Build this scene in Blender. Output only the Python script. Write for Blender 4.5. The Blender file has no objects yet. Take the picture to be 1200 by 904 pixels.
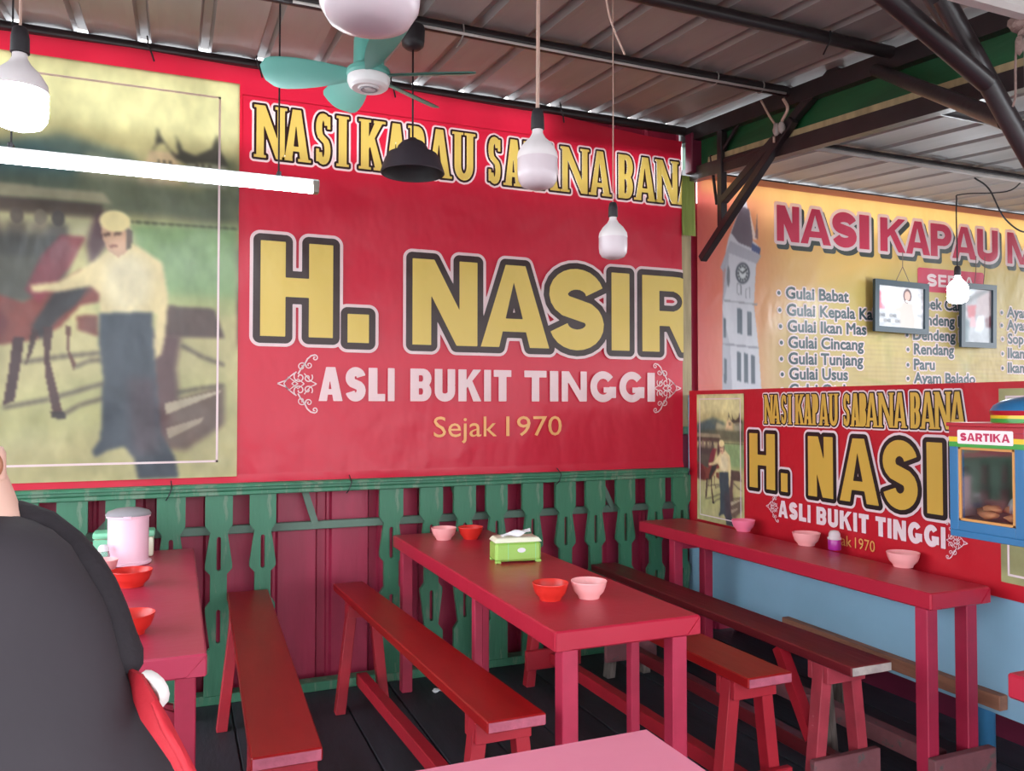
import bpy, bmesh, math, random
import numpy as np
from mathutils import Vector, Matrix
random.seed(7)
rng = np.random.default_rng(3)
PI = math.pi
SC = bpy.context.scene
COL = SC.collection

# ------------------------------------------------------------------ camera
F = 946.0; EYE = 1.40; YAW = math.radians(22.56); PIT = math.radians(1.39)
FW = Vector((math.sin(YAW)*math.cos(PIT), math.cos(YAW)*math.cos(PIT), math.sin(PIT)))
RT = Vector((math.cos(YAW), -math.sin(YAW), 0)); UP = RT.cross(FW)
CAM = Vector((0, 0, EYE))
cd = bpy.data.cameras.new('camera'); cam = bpy.data.objects.new('camera', cd); COL.objects.link(cam)
cd.sensor_fit = 'HORIZONTAL'; cd.sensor_width = 36; cd.lens = F/1200*36; cd.clip_start = 0.02
R3 = Matrix((RT, UP, -FW)).transposed()
cam.matrix_world = Matrix.Translation(CAM) @ R3.to_4x4()
SC.camera = cam

# ------------------------------------------------------------------ sky and exposure
SC.view_settings.view_transform = 'Standard'; SC.view_settings.look = 'None'
SC.view_settings.gamma = 1; SC.view_settings.exposure = 1.65
w = bpy.data.worlds.new('sky'); SC.world = w; w.use_nodes = True
bg = w.node_tree.nodes['Background']
bg.inputs[0].default_value = (0.88, 0.94, 1.0, 1); bg.inputs[1].default_value = 2.2

# ------------------------------------------------------------------ pixel -> point helpers (photo measured on 1200x904)
def ray(x, y): return FW + RT*((x-600)/F) - UP*((y-452)/F)
def onp(x, y, ax, v):
    d = ray(x, y); return CAM + d*((v-CAM[ax])/d[ax])
def atX(x, y, v): return onp(x, y, 0, v)
def atY(x, y, v): return onp(x, y, 1, v)
def atZ(x, y, v): return onp(x, y, 2, v)
def atD(x, y, dep): return CAM + ray(x, y)*dep

# ------------------------------------------------------------------ materials
def mat(name, col, rough=.5, metal=0., bump=0., bscale=30., var=0., vscale=6., trans=0., emit=None, estr=0., alpha=None,
        spec=.5, stretch=(1, 1, 1), vcol=False, wear=None, wth=.62, wscale=18., glass=0.):
    m = bpy.data.materials.new(name); m.use_nodes = True
    nt = m.node_tree; N = nt.nodes; L = nt.links; p = N['Principled BSDF']; out = N['Material Output']
    p.inputs['Base Color'].default_value = (*col, 1); p.inputs['Roughness'].default_value = rough
    p.inputs['Metallic'].default_value = metal; p.inputs['Specular IOR Level'].default_value = spec
    tc = N.new('ShaderNodeTexCoord'); mp = N.new('ShaderNodeMapping'); mp.inputs['Scale'].default_value = stretch
    L.new(tc.outputs['Object'], mp.inputs['Vector'])
    src = None
    if vcol:
        a = N.new('ShaderNodeVertexColor'); a.layer_name = 'Col'; src = a.outputs['Color']
    if var > 0:
        n = N.new('ShaderNodeTexNoise'); n.inputs['Scale'].default_value = vscale; n.inputs['Detail'].default_value = 5
        L.new(mp.outputs[0], n.inputs['Vector'])
        r = N.new('ShaderNodeMapRange'); r.inputs['From Min'].default_value = .3; r.inputs['From Max'].default_value = .7
        r.inputs['To Min'].default_value = 1-var; r.inputs['To Max'].default_value = 1+var
        L.new(n.outputs['Fac'], r.inputs['Value'])
        h = N.new('ShaderNodeHueSaturation')
        if src: L.new(src, h.inputs['Color'])
        else: h.inputs['Color'].default_value = (*col, 1)
        L.new(r.outputs[0], h.inputs['Value']); src = h.outputs[0]
    if wear:
        n = N.new('ShaderNodeTexNoise'); n.inputs['Scale'].default_value = wscale; n.inputs['Detail'].default_value = 8
        n.inputs['Roughness'].default_value = .7
        L.new(mp.outputs[0], n.inputs['Vector'])
        r = N.new('ShaderNodeMapRange'); r.inputs['From Min'].default_value = wth; r.inputs['From Max'].default_value = wth+.05
        L.new(n.outputs['Fac'], r.inputs['Value'])
        mx = N.new('ShaderNodeMixRGB'); L.new(r.outputs[0], mx.inputs[0])
        if src: L.new(src, mx.inputs[1])
        else: mx.inputs[1].default_value = (*col, 1)
        mx.inputs[2].default_value = (*wear, 1); src = mx.outputs[0]
    if src: L.new(src, p.inputs['Base Color'])
    if bump > 0:
        n = N.new('ShaderNodeTexNoise'); n.inputs['Scale'].default_value = bscale; n.inputs['Detail'].default_value = 4
        L.new(mp.outputs[0], n.inputs['Vector'])
        b = N.new('ShaderNodeBump'); b.inputs['Strength'].default_value = 1; b.inputs['Distance'].default_value = bump
        L.new(n.outputs['Fac'], b.inputs['Height']); L.new(b.outputs[0], p.inputs['Normal'])
    if emit:
        p.inputs['Emission Color'].default_value = (*emit, 1); p.inputs['Emission Strength'].default_value = estr
    if glass: p.inputs['Transmission Weight'].default_value = glass; p.inputs['IOR'].default_value = 1.15
    if trans > 0:
        t = N.new('ShaderNodeBsdfTranslucent'); t.inputs[0].default_value = (*col, 1)
        if src: L.new(src, t.inputs[0])
        ms = N.new('ShaderNodeMixShader'); ms.inputs[0].default_value = trans
        L.new(p.outputs[0], ms.inputs[1]); L.new(t.outputs[0], ms.inputs[2]); L.new(ms.outputs[0], out.inputs[0])
    return m
def s(r, g, b):   # sRGB 0-255 -> linear
    f = lambda c: (c/255/12.92) if c/255 <= .04045 else ((c/255+.055)/1.055)**2.4
    return (f(r), f(g), f(b))

VB = dict(bump=.05, bscale=2.0, stretch=(1, 1, .6))      # soft folds of a hung banner
M = {}
M['ban_red'] = mat('banner_red', s(212, 32, 60), .38, trans=.24, **VB)
M['ban_gold'] = mat('banner_gold', s(228, 194, 98), .4, trans=.22, **VB)
M['ban_dark'] = mat('banner_brown', s(52, 28, 26), .4, trans=.15, **VB)
M['ban_white'] = mat('banner_white', s(240, 215, 215), .4, trans=.3, **VB)
M['ban_peach'] = mat('banner_peach', s(245, 190, 120), .4, trans=.3, **VB)
M['ban_print'] = mat('banner_photo_print', (1, 1, 1), .32, trans=.3, vcol=True, **VB)
M['ban_pink'] = mat('banner_pink_letters', s(215, 62, 92), .4, trans=.3, **VB)
M['ban_slate'] = mat('banner_slate_letters', s(50, 70, 75), .4, trans=.15, **VB)
M['ban_shadow'] = mat('banner_grey_print', s(62, 66, 62), .4, trans=.1, **VB)
M['green'] = mat('green_paint', s(54, 112, 84), .5, bump=.002, bscale=18, var=.14, vscale=5, stretch=(3, 3, .5), wear=s(96, 124, 102), wth=.53, wscale=4)
M['green_grey'] = mat('faded_green_paint', s(95, 118, 104), .6, bump=.002, bscale=18, var=.14, vscale=5)
M['siding'] = mat('maroon_sheet_paint', s(158, 36, 68), .45, bump=.002, bscale=12, var=.15, vscale=4, stretch=(3, 3, .6), wear=s(190, 140, 140), wth=.75, wscale=22)
M['bench_top'] = mat('red_gloss_paint', s(146, 10, 14), .36, bump=.0012, bscale=14, var=.12, vscale=5, stretch=(3, .6, 3), wear=s(80, 28, 28), wth=.72, wscale=14)
M['bench_old'] = mat('worn_dark_red_paint', s(100, 22, 30), .4, bump=.002, bscale=16, var=.2, vscale=6, stretch=(3, .5, 3), wear=s(75, 48, 45), wth=.64, wscale=9)
M['red_leg'] = mat('red_leg_paint', s(160, 24, 40), .45, bump=.001, bscale=20, var=.12, vscale=7, wear=s(200, 100, 110), wth=.74, wscale=30)
M['end_grain'] = mat('bench_end_grain', s(170, 80, 100), .6, bump=.002, bscale=60, var=.2, vscale=30)
M['end_grey'] = mat('bare_wood_end', s(175, 160, 155), .7, bump=.002, bscale=60, var=.25, vscale=25)
M['old_leg'] = mat('faded_red_leg_paint', s(165, 52, 66), .55, bump=.002, bscale=25, var=.2, vscale=10, wear=s(190, 120, 120), wth=.66, wscale=28)
M['dusty'] = mat('dusty_maroon_wood', s(120, 70, 75), .7, bump=.003, bscale=25, var=.2, vscale=10, wear=s(90, 80, 78), wth=.58, wscale=20)
M['bare'] = mat('weathered_bare_wood', s(110, 98, 92), .8, bump=.004, bscale=30, var=.35, vscale=18, stretch=(3, 3, .5))
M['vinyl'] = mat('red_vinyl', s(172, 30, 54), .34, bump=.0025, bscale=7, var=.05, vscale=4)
M['vinyl_reflecting'] = mat('reflection_tinted_vinyl', s(178, 52, 80), .34, bump=.0035, bscale=7, var=.06, vscale=4)  # rose tone has the tabletop's reflection mixed into the colour
M['vinyl_lit'] = mat('lit_pink_vinyl', s(235, 138, 165), .34, bump=.002, bscale=6, var=.04, vscale=4)  # paler pink has the brighter light near the open side in its colour
M['pink_leg'] = mat('pink_red_leg_paint', s(168, 34, 66), .5, bump=.001, bscale=25, var=.12, vscale=9, wear=s(205, 110, 130), wth=.7, wscale=40)
M['pipe'] = mat('black_pipe_paint', s(44, 34, 36), .32, bump=.001, bscale=30, var=.2, vscale=8, spec=.6)
M['roof'] = mat('taupe_roof_sheet', s(156, 148, 146), .5, metal=.1, bump=.0006, bscale=5, var=.10, vscale=3, stretch=(2, .4, 1))
M['roof_low'] = mat('lit_roof_sheet', s(172, 168, 166), .5, metal=.1, bump=.001, bscale=8, var=.14, vscale=3, stretch=(2, .4, 1))  # paler than the upper roof: its stronger light is put into the colour
M['fascia'] = mat('dark_green_board', s(18, 74, 40), .5, bump=.002, bscale=14, var=.3, vscale=4, stretch=(2, .5, 3))
M['blue'] = mat('pale_blue_wall_paint', s(140, 180, 205), .6, bump=.002, bscale=10, var=.06, vscale=3, wear=s(110, 135, 150), wth=.7, wscale=8)
M['beam'] = mat('brown_wood_beam', s(150, 100, 78), .7, bump=.003, bscale=20, var=.25, vscale=9, stretch=(3, .5, 3))
M['floor'] = mat('dark_floor_board', s(42, 44, 52), .6, bump=.003, bscale=18, var=.3, vscale=5, stretch=(2, .5, 1), wear=s(66, 66, 72), wth=.68, wscale=7)
M['ground'] = mat('grey_concrete', s(120, 116, 112), .9, var=.1, vscale=2)
M['tan_post'] = mat('yellowed_post_wood', s(160, 140, 104), .6, bump=.003, bscale=20, var=.25, vscale=7, stretch=(3, 3, .5))
M['lime'] = mat('lime_green_cloth', s(140, 152, 70), .6, bump=.006, bscale=16, stretch=(3, 3, .4), var=.2, vscale=8)
M['maroon'] = mat('maroon_post_paint', s(110, 30, 55), .45, var=.1)
M['bowl_red'] = mat('orange_red_plastic', s(205, 44, 36), .35)
M['bowl_pink'] = mat('pale_pink_plastic', s(240, 165, 165), .35)
M['bowl_rose'] = mat('rose_pink_plastic', s(238, 120, 150), .35)
M['jar'] = mat('pale_pink_jar_plastic', s(243, 196, 212), .35)
M['lid'] = mat('clear_grey_lid_plastic', s(165, 160, 165), .25, alpha=.8, glass=.25)
M['clear'] = mat('clear_plastic', s(235, 240, 245), .12, glass=.85)
M['lime_box'] = mat('lime_green_plastic', s(150, 190, 88), .35)
M['cream'] = mat('cream_plastic', s(232, 230, 205), .35)
M['mint'] = mat('mint_green_plastic', s(125, 205, 165), .35)
M['tissue'] = mat('white_tissue', s(240, 235, 240), .8, trans=.2)
M['blue_label'] = mat('blue_label', s(35, 60, 160), .4)
M['purple'] = mat('purple_plastic', s(165, 40, 140), .3)
M['bulb_off'] = mat('milky_bulb_plastic', s(222, 205, 210), .25, trans=.15)
M['bulb_body'] = mat('white_bulb_body', s(225, 215, 215), .35)
M['bulb_on'] = mat('lit_bulb', (1, 1, 1), .4, emit=(.86, .95, 1), estr=22)
M['tube_on'] = mat('lit_tube', (1, 1, 1), .4, emit=(.84, .94, 1), estr=12)
M['white_metal'] = mat('white_batten_metal', s(225, 225, 225), .4)
M['tube_cap'] = mat('grey_tube_cap', s(140, 130, 120), .4, metal=.5)
M['black_plastic'] = mat('black_plastic', s(38, 32, 36), .5)
M['shade'] = mat('black_shade_paint', s(52, 42, 50), .6, var=.1)
M['cord'] = mat('black_cord', s(25, 22, 26), .5)
M['cord_beige'] = mat('beige_cord', s(190, 155, 140), .5)
M['tape'] = mat('grey_tape', s(165, 150, 145), .6, bump=.004, bscale=40)
M['teal'] = mat('teal_fan_plastic', s(100, 168, 155), .4)
M['fan_white'] = mat('white_fan_hub_plastic', s(228, 222, 222), .35)
M['fan_pale'] = mat('grey_fan_ring', s(150, 145, 150), .4)
M['pvc'] = mat('dusty_white_batten', s(205, 195, 190), .5, var=.08)
M['dust'] = mat('dust_clump', s(130, 105, 98), .9, bump=.01, bscale=60)
M['frame'] = mat('dark_picture_frame', s(35, 52, 62), .35)
M['print'] = mat('photo_print', (1, 1, 1), .25, vcol=True)
M['case_blue'] = mat('blue_enamel', s(48, 108, 155), .3, bump=.0006, bscale=60, wear=s(60, 60, 80), wth=.74, wscale=14)
M['case_red'] = mat('red_enamel', s(170, 30, 45), .3)
M['case_yellow'] = mat('yellow_enamel', s(225, 190, 40), .3)
M['case_green'] = mat('green_enamel', s(60, 150, 60), .3)
M['case_white'] = mat('white_label', s(240, 225, 225), .4)
M['brass_trim'] = mat('orange_wood_trim', s(200, 140, 75), .5)
M['glass'] = mat('case_glass', s(235, 240, 240), .05)
_nt = M['glass'].node_tree; _t = _nt.nodes.new('ShaderNodeBsdfTransparent'); _g = _nt.nodes.new('ShaderNodeBsdfGlossy'); _g.inputs['Roughness'].default_value = .04
_m = _nt.nodes.new('ShaderNodeMixShader'); _m.inputs[0].default_value = .12; _nt.links.new(_t.outputs[0], _m.inputs[1]); _nt.links.new(_g.outputs[0], _m.inputs[2]); _nt.links.new(_m.outputs[0], _nt.nodes['Material Output'].inputs[0])
M['bread'] = mat('brown_fried_snack', s(190, 130, 85), .7, bump=.004, bscale=50, var=.2)
M['bag'] = mat('clear_grey_bag', s(190, 195, 200), .3, glass=.3)
M['case_in'] = mat('dull_tin', s(140, 138, 132), .45, metal=.3)
M['black_cloth'] = mat('black_cloth', s(50, 43, 48), .85, bump=.012, bscale=5, var=.08, vscale=3)
M['black_edge'] = mat('black_sleeve_cloth', s(34, 27, 32), .85, bump=.006, bscale=30)
M['red_cloth'] = mat('red_strap_cloth', s(190, 32, 46), .7, bump=.004, bscale=30)
M['white_strap'] = mat('white_strap_plastic', s(225, 215, 210), .5)
M['skin'] = mat('skin', s(224, 178, 160), .5)
M['hair'] = mat('dark_hair', s(40, 30, 28), .6, bump=.004, bscale=80)
M['trousers'] = mat('dark_trousers', s(45, 42, 50), .85)
M['scrap'] = mat('white_paper_scrap', s(235, 235, 235), .8)
M['blue_pipe'] = mat('blue_pipe_paint', s(60, 120, 165), .5)
M['wire'] = mat('grey_wire', s(150, 140, 135), .5)
M['brown_band'] = mat('brown_hair_tie', s(150, 90, 60), .5)

# ------------------------------------------------------------------ mesh helpers
def wl(o):
    v = Vector((0, 0, 0))
    while o is not None: v = v + o.location; o = o.parent
    return v
def obj(name, bm, m, parent=None, smooth=False, local=False, label=None, kind=None, angle=None, mats=None):
    me = bpy.data.meshes.new(name)
    if parent is not None and not local: bmesh.ops.translate(bm, verts=bm.verts, vec=-wl(parent))
    bm.to_mesh(me); bm.free()
    for mm in (mats or [m]): me.materials.append(mm)
    if smooth:
        me.shade_smooth()
        if angle: me.set_sharp_from_angle(angle=math.radians(angle))
    o = bpy.data.objects.new(name, me); COL.objects.link(o)
    if parent is not None: o.parent = parent
    if label: o['label'] = label
    if kind: o['kind'] = kind
    return o
def thing(name, label, cat, loc=(0, 0, 0), rz=0, group=None, kind=None):
    o = bpy.data.objects.new(name, None); COL.objects.link(o); o.location = loc; o.rotation_euler = (0, 0, rz)
    o.empty_display_size = .05
    if kind: o['kind'] = kind
    else: o['label'] = label; o['category'] = cat
    if group: o['group'] = group
    return o
def single(name, bm, m, label, cat, group=None, smooth=False, origin=None, angle=None, mats=None):
    if origin is None:
        vs = [v.co for v in bm.verts]
        origin = Vector((sum(v.x for v in vs)/len(vs), sum(v.y for v in vs)/len(vs), min(v.z for v in vs)))
    bmesh.ops.translate(bm, verts=bm.verts, vec=-Vector(origin))
    o = obj(name, bm, m, smooth=smooth, angle=angle, mats=mats); o.location = origin
    o['label'] = label; o['category'] = cat
    if group: o['group'] = group
    return o
def dup(root, loc, rz=None, label=None, group=None):
    r = root.copy(); COL.objects.link(r); r.location = loc
    if rz is not None: r.rotation_euler = (0, 0, rz)
    if label: r['label'] = label
    if group: r['group'] = group
    for ch in list(root.children):
        c = ch.copy(); COL.objects.link(c); c.parent = r
        for g in list(ch.children):
            d = g.copy(); COL.objects.link(d); d.parent = c
    return r
def B(): return bmesh.new()
def box(bm, a, b, bev=0., seg=1):
    x0, y0, z0 = a; x1, y1, z1 = b
    vs = [bm.verts.new(p) for p in ((x0,y0,z0),(x1,y0,z0),(x1,y1,z0),(x0,y1,z0),(x0,y0,z1),(x1,y0,z1),(x1,y1,z1),(x0,y1,z1))]
    fs = [bm.faces.new([vs[i] for i in q]) for q in ((0,3,2,1),(4,5,6,7),(0,1,5,4),(1,2,6,5),(2,3,7,6),(3,0,4,7))]
    if bev:
        es = list({e for f in fs for e in f.edges})
        bmesh.ops.bevel(bm, geom=es, offset=bev, segments=seg, affect='EDGES', profile=.5)
    return bm
def hexa(bm, bot, top, bev=0.):
    vs = [bm.verts.new(p) for p in list(bot)+list(top)]
    fs = [bm.faces.new([vs[i] for i in q]) for q in ((0,3,2,1),(4,5,6,7),(0,1,5,4),(1,2,6,5),(2,3,7,6),(3,0,4,7))]
    if bev:
        es = list({e for f in fs for e in f.edges})
        bmesh.ops.bevel(bm, geom=es, offset=bev, segments=1, affect='EDGES')
    return bm
def bar(bm, p, q, w_, h_, up=(0, 0, 1), bev=0.):
    p = Vector(p); q = Vector(q); d = (q-p).normalized(); sd = d.cross(Vector(up))
    if sd.length < 1e-3: sd = d.cross(Vector((0, 1, 0)))
    sd.normalize(); u = sd.cross(d)
    f = lambda c: [c-sd*w_/2-u*h_/2, c+sd*w_/2-u*h_/2, c+sd*w_/2+u*h_/2, c-sd*w_/2+u*h_/2]
    return hexa(bm, f(p), f(q), bev)
def tube(bm, pts, r, n=8, cap=True):
    pts = [Vector(p) for p in pts]; rr = r if hasattr(r, '__len__') else [r]*len(pts); rings = []
    ref = None
    for i, p in enumerate(pts):
        d = (pts[min(i+1, len(pts)-1)]-pts[max(i-1, 0)]).normalized()
        if ref is None: ref = d.orthogonal().normalized()
        ref = (ref-d*ref.dot(d)).normalized(); b2 = d.cross(ref)
        rings.append([bm.verts.new(p+(ref*math.cos(2*PI*k/n)+b2*math.sin(2*PI*k/n))*rr[i]) for k in range(n)])
    for a, b in zip(rings, rings[1:]):
        for k in range(n): bm.faces.new((a[k], a[(k+1)%n], b[(k+1)%n], b[k]))
    if cap: bm.faces.new(rings[0][::-1]); bm.faces.new(rings[-1])
    return bm
def curve(pts, n=8):
    pts = [Vector(p) for p in pts]; out = []
    P = [pts[0]*2-pts[1]]+pts+[pts[-1]*2-pts[-2]]
    for i in range(1, len(P)-2):
        for k in range(n):
            t = k/n; a, b, c, d = P[i-1], P[i], P[i+1], P[i+2]
            out.append(.5*((2*b)+(c-a)*t+(2*a-5*b+4*c-d)*t*t+(3*b-a-3*c+d)*t**3))
    out.append(pts[-1]); return out
def lathe(bm, prof, c=(0, 0, 0), n=28, close=False):
    c = Vector(c); rings = []
    for r, z in prof:
        if r < 1e-5: rings.append([bm.verts.new(c+Vector((0, 0, z)))])
        else: rings.append([bm.verts.new(c+Vector((r*math.cos(2*PI*k/n), r*math.sin(2*PI*k/n), z))) for k in range(n)])
    for a, b in zip(rings, rings[1:]):
        for k in range(n):
            k2 = (k+1)%n
            if len(a) == 1 and len(b) == 1: continue
            if len(a) == 1: bm.faces.new((a[0], b[k2], b[k]))
            elif len(b) == 1: bm.faces.new((a[k], a[k2], b[0]))
            else: bm.faces.new((a[k], a[k2], b[k2], b[k]))
    bmesh.ops.recalc_face_normals(bm, faces=bm.faces)
    return bm
def prism(bm, poly, mapf, d, holes=None):
    """poly: 2-D outline (u,v); mapf(u,v,n) -> xyz ; thickness d. holes through via bridging is avoided: use parts"""
    a = [bm.verts.new(mapf(u, v, 0)) for u, v in poly]; b = [bm.verts.new(mapf(u, v, d)) for u, v in poly]
    bm.faces.new(a); bm.faces.new(b[::-1]); n = len(poly)
    for i in range(n): bm.faces.new((a[i], b[i], b[(i+1)%n], a[(i+1)%n]))
    bmesh.ops.recalc_face_normals(bm, faces=bm.faces)
    return bm

# ------------------------------------------------------------------ lettering helpers (flat print)
def strip2(pts, t):
    out = []
    L_ = []; R_ = []
    for i, p in enumerate(pts):
        a = pts[max(i-1, 0)]; b = pts[min(i+1, len(pts)-1)]
        dx, dy = b[0]-a[0], b[1]-a[1]; l = math.hypot(dx, dy) or 1
        tt = t[i] if hasattr(t, '__len__') else t
        nx, ny = -dy/l*tt/2, dx/l*tt/2
        L_.append((p[0]+nx, p[1]+ny)); R_.append((p[0]-nx, p[1]-ny))
    for i in range(len(pts)-1): out.append([R_[i], R_[i+1], L_[i+1], L_[i]])
    return out
def arc(cx, cy, rx, ry, a0, a1, n=12):
    return [(cx+rx*math.cos(math.radians(a0+(a1-a0)*k/n)), cy+ry*math.sin(math.radians(a0+(a1-a0)*k/n))) for k in range(n+1)]
def glyph(ch, W, H, t, serif=0.):
    """polygons of a capital in metres, stem thickness t, box W x H"""
    R = lambda a, b, c, d: [(a, b), (c, b), (c, d), (a, d)]
    g = []; hy = t*.8
    feet = []   # (x0,x1) of stem feet and heads
    if ch == 'H': g = [R(0,0,t,H), R(W-t,0,W,H), R(t*.9,H*.42,W-t*.9,H*.42+hy)]
    elif ch == 'N': g = [R(0,0,t*.86,H), R(W-t*.86,0,W,H), [(0,H),(t,H),(W,0),(W-t,0)]]; feet = [(0,t*.86,0),(W-t*.86,W,1),(0,t*.5,1)]
    elif ch == 'A':
        g = [[(0,0),(t*.9,0),(W*.5+t*.1,H),(W*.5-t*.5,H)], [(W-t,0),(W,0),(W*.5+t*.5,H),(W*.5-t*.3,H)], R(W*.24,H*.19,W*.76,H*.19+hy*.75)]
        feet = [(0,t*.7,0),(W-t,W,0)]
    elif ch == 'S':
        if serif: t = t*.74
        hx, hh = (W-t)/2, (H-t*.9)/2; cx = W/2
        top = arc(cx, H-t*.45-hh/2, hx, hh/2, 12, 230, 14); bot = arc(cx, t*.45+hh/2, hx, hh/2, 50, -168, 14)
        g = strip2(top+bot, t)
    elif ch == 'I': g = [R(0,0,W,H) if not serif else R(W/2-t/2,0,W/2+t/2,H)]; feet = [(W/2-t/2,W/2+t/2,0),(W/2-t/2,W/2+t/2,1)] if serif else []
    elif ch == '.': g = [R(0,0,W,H)]
    elif ch in 'RPB':
        yb = .44 if ch != 'B' else .5
        rr = (H*(1-yb))/2; th = t*.75
        bowl = lambda y0, y1: strip2([(t*.7, y1-th/2)]+arc(W*.55, (y0+y1)/2, W*.45-t/2, (y1-y0)/2-th/2, 90, -90, 10)+[(t*.7, y0+th/2)], [th]*1+[th+(t-th)*math.sin(PI*k/10) for k in range(11)]+[th])
        g = [R(0,0,t,H)]+bowl(H*yb-th/2 if ch != 'B' else H*.5-th/2, H)
        if ch == 'B': g += bowl(0, H*.5+th/2)
        if ch == 'R': g += [[(W*.4,H*.46),(W*.4+t,H*.5),(W,0),(W-t*1.05,0)]]
        feet = [(0,t,0),(0,t*.5,1)]
        if ch == 'B': feet = []
    elif ch == 'K':
        g = [R(0,0,t,H), [(t*.9,H*.38),(t*.9,H*.62),(W-t,H),(W,H)], [(W*.36,H*.56),(W*.5+t*.3,H*.64),(W,0),(W-t,0)]]; feet = [(0,t,0),(0,t,1),(W-t,W,0),(W-t,W,1)]
    elif ch == 'U':
        g = strip2([(t/2,H),(t/2,H*.5)]+arc(W/2, H*.3, (W-t)/2, H*.3-t*.42, 180, 360, 12)+[(W-t/2,H*.5),(W-t/2,H)], t*.92); feet = [(0,t,1),(W-t,W,1)]
    elif ch == 'L': g = [R(0,0,t,H), R(0,0,W,hy)]
    elif ch == 'T': g = [R(W/2-t/2,0,W/2+t/2,H), R(0,H-hy,W,H)]
    elif ch == 'E': g = [R(0,0,t,H), R(0,0,W,hy), R(0,H-hy,W,H), R(0,H*.5-hy*.45,W*.92,H*.5+hy*.45)]
    elif ch == 'D': g = [R(0,0,t,H)]+strip2([(t*.6,H-hy/2)]+arc(W*.4, H/2, W*.6-t/2, H/2-hy/2, 90, -90, 14)+[(t*.6,hy/2)], [hy]+[hy+(t-hy)*math.sin(PI*k/14) for k in range(15)]+[hy])
    elif ch == 'G': g = strip2(arc(W/2, H/2, W/2-t/2, H/2-hy*.48, 38, 345, 22), t*.95)+[R(W*.52,H*.3,W,H*.3+hy*.85), R(W-t*.95,H*.12,W,H*.5)]
    elif ch == 'M': g = [R(0,0,t*.8,H), R(W-t*.8,0,W,H), [(0,H),(t,H),(W/2+t*.4,0),(W/2-t*.4,0)], [(W-t,H),(W,H),(W/2+t*.4,0),(W/2-t*.4,0)]]
    if serif:
        for (a, b, top) in feet:
            y0, y1 = (H-serif*1.1, H) if top else (0, serif*1.1)
            g.append(R(a-serif*.9, y0, b+serif*.9, y1))
        if ch == 'S': g.append(R(W-t*.55, H*.7, W-t*.05, H*.95)); g.append(R(t*.05, H*.05, t*.55, H*.3))
    return g
def disc(c, r, n=10): return [(c[0]+r*math.cos(2*PI*k/n), c[1]+r*math.sin(2*PI*k/n)) for k in range(n)]
def area2(p): return sum(p[i][0]*p[(i+1)%len(p)][1]-p[(i+1)%len(p)][0]*p[i][1] for i in range(len(p)))
def flat(bm, polys, mp, n, grow=0., mi=0):
    for p in polys:
        if area2(p) < 0: p = p[::-1]
        f = bm.faces.new([bm.verts.new(mp(u, v, n)) for u, v in p]); f.material_index = mi
        if grow:
            for i, a in enumerate(p):
                b = p[(i+1)%len(p)]
                if math.hypot(b[0]-a[0], b[1]-a[1]) > 1e-4:
                    for q in strip2([a, b], grow*2):
                        f = bm.faces.new([bm.verts.new(mp(u, v, n)) for u, v in q]); f.material_index = mi
                f = bm.faces.new([bm.verts.new(mp(u, v, n)) for u, v in disc(a, grow)]); f.material_index = mi
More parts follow.
